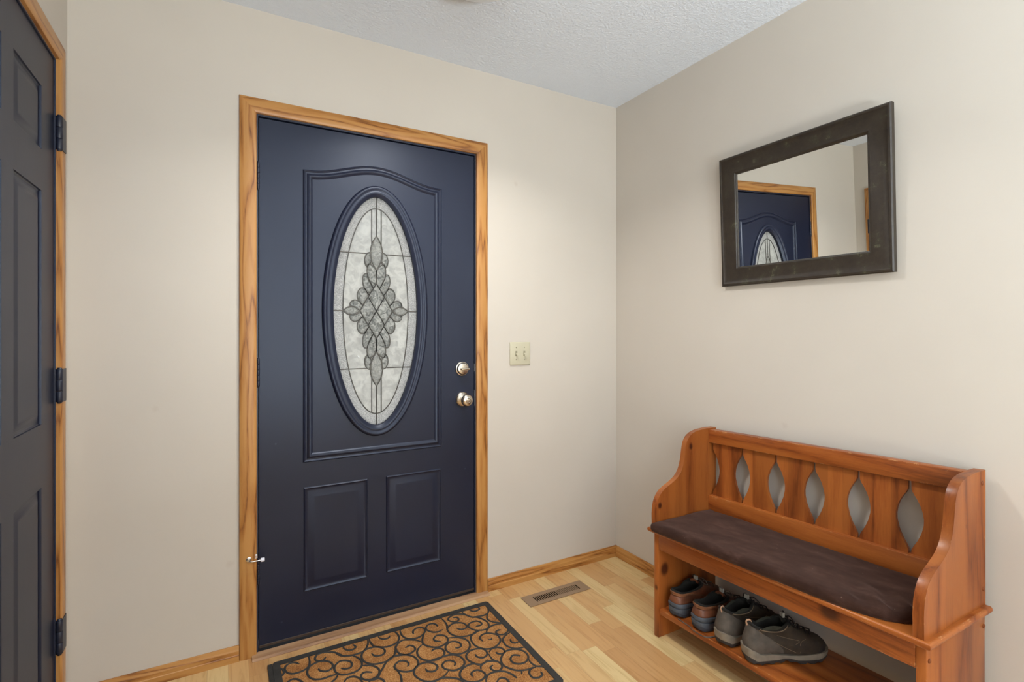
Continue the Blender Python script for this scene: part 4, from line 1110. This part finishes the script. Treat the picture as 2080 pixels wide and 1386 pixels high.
    bmx = bmesh.new(); p = rows_[7][4]
    add_box(bmx, (p[0]-.004*q, -.008*q, p[2]+.001), (p[0]+.004*q, .008*q, p[2]+.016*q)); fin(bmx, 'tongue_tab', SM['tab'], tg)
    # laces
    bmx = bmesh.new(); lm = SM['lace'] if boot else SM['lacebr']
    for k in range(5):
        t = 4.0+k*.9; u = .985
        uu = .93-.012*k; y = .021/(.8*1)
        P = []
        for j in range(-4, 5):
            base = s.pt(min(7.9, t), .90, 0); 
            xx = base[0]+.012*q*(1-abs(j)/4)+(.004*q if k % 2 else -.002*q)*j/4; zz = base[2]+(.012-.007*(j/4)**2)*q
            P.append((xx, .0215*q*j/4, zz))
        add_tube(bmx, P, .0022*q, 6)
    pb = s.pt(7.9, .92, 0)
    for sd in (1, -1):
        lo = [(pb[0]+.006*q, 0, pb[2]+.012*q), (pb[0]+.010*q, sd*.018*q, pb[2]+.020*q), (pb[0]+.018*q, sd*.036*q, pb[2]+.006*q), (pb[0]+.020*q, sd*.030*q, pb[2]-.006*q), (pb[0]+.010*q, sd*.012*q, pb[2]+.006*q), (pb[0]+.007*q, 0, pb[2]+.012*q)]
        add_tube(bmx, catmull(lo, 5), .0018*q, 6)
    fin(bmx, 'laces', lm)
    if boot:
        # pull loop
        bmx = bmesh.new(); p0 = s.pt(7.2, .001, 0); p1 = s.pt(8, .001, 0)
        pth = catmull([(p0[0]-.003, -.001, p0[2]-.006), (p0[0]-.008, -.001, p0[2]+.004), (p1[0]-.006, 0, p1[2]+.006), (p1[0]+.004, .001, p1[2]+.008), (p1[0]+.010, .001, p1[2]-.001)], 5)
        add_tube(bmx, pth, .0030*q, 8, flat=.45, up=Vector((0, 1, 0))); fin(bmx, 'pull_loop', SM['loop'])
        for sd in (1, -1):
            bmx = bmesh.new(); rr = []
            C_ = [.22+.56*i/14 for i in range(15)]
            a, b, c, d = [], [], [], []
            for u in C_:
                y = s.yat(u)*(1 if sd > 0 else -.94); e = math.sin(PI*(u-.22)/.56)
                p = s.pt(7.99, u, y); dz = .017*e
                a.append((p[0], p[1]*1.0, p[2])); b.append((p[0], p[1]*1.03, p[2]+dz*.5)); c.append((p[0], p[1]*.97, p[2]+dz)); d.append((p[0], p[1]*.85, p[2]+dz*.7-.003))
            rings_mesh(bmx, [a, b, c, d], closed=False); fin(bmx, 'padded_collar', SM['padlin'])
    # place
    root.location = loc; root.rotation_euler = (0, BK*0, rz)
    return root
SHELF = .1170
def shoe_at(kind, name, label, cat, group, a, b, ang, L, mirror):
    """a,b = heel point on the shelf; ang = degrees the toe swings towards the right end of the bench"""
    p = W(a, b, SHELF+.0004)
    # toe direction: -b is world +x ; +a is world -y
    th = math.radians(ang)
    d = Vector((math.cos(th), -math.sin(th)))
    rz = math.atan2(d.y, d.x)+BTH
    r = build_shoe(kind, name, label, cat, group, p, rz, L, mirror)
    # follow the slight slope of the shelf (rises towards +a, i.e. world -y)
    r.rotation_mode = 'XYZ'
    m = Matrix.Translation(p) @ Matrix.Rotation(-math.atan(BK), 4, 'X') @ Matrix.Rotation(rz, 4, 'Z')
    r.rotation_euler = m.to_euler()
    return r
G1 = 'brown leather shoes on the bench shelf'; G2 = 'hiking boots on the bench shelf'
shoe_at('low', 'shoe', 'brown leather shoe with blue-grey heel next to the left side panel of the bench', 'shoe', G1, .098, .330, -3, .285, 1)
lace_owner = shoe_at('low', 'shoe', 'brown leather shoe with blue-grey heel touching the taupe hiking boots', 'shoe', G1, .207, .330, 4, .285, -1)
shoe_at('boot', 'hiking_boot', 'taupe hiking boot in the middle, pointing straight at the wall beside the brown shoes', 'hiking boot', G2, .318, .335, 5, .285, 1)
shoe_at('boot', 'hiking_boot', 'taupe hiking boot at the right end of the shoe row, turned to show its side', 'hiking boot', G2, .418, .334, 24, .288, -1)
# loose lace trailing on the shelf
lp = catmull([W(.120, .330, .119), W(.150, .334, .119), W(.185, .338, .120), W(.205, .345, .119), (W(.235, .347, .119)), W(.262, .340, .119), W(.275, .31, .119)], 6)
lp2 = catmull([W(.205, .345, .120), W(.215, .352, .119), W(.236, .356, .119)], 5)
tube('loose_lace', lp, .0022, SM['lacebr'], lace_owner)
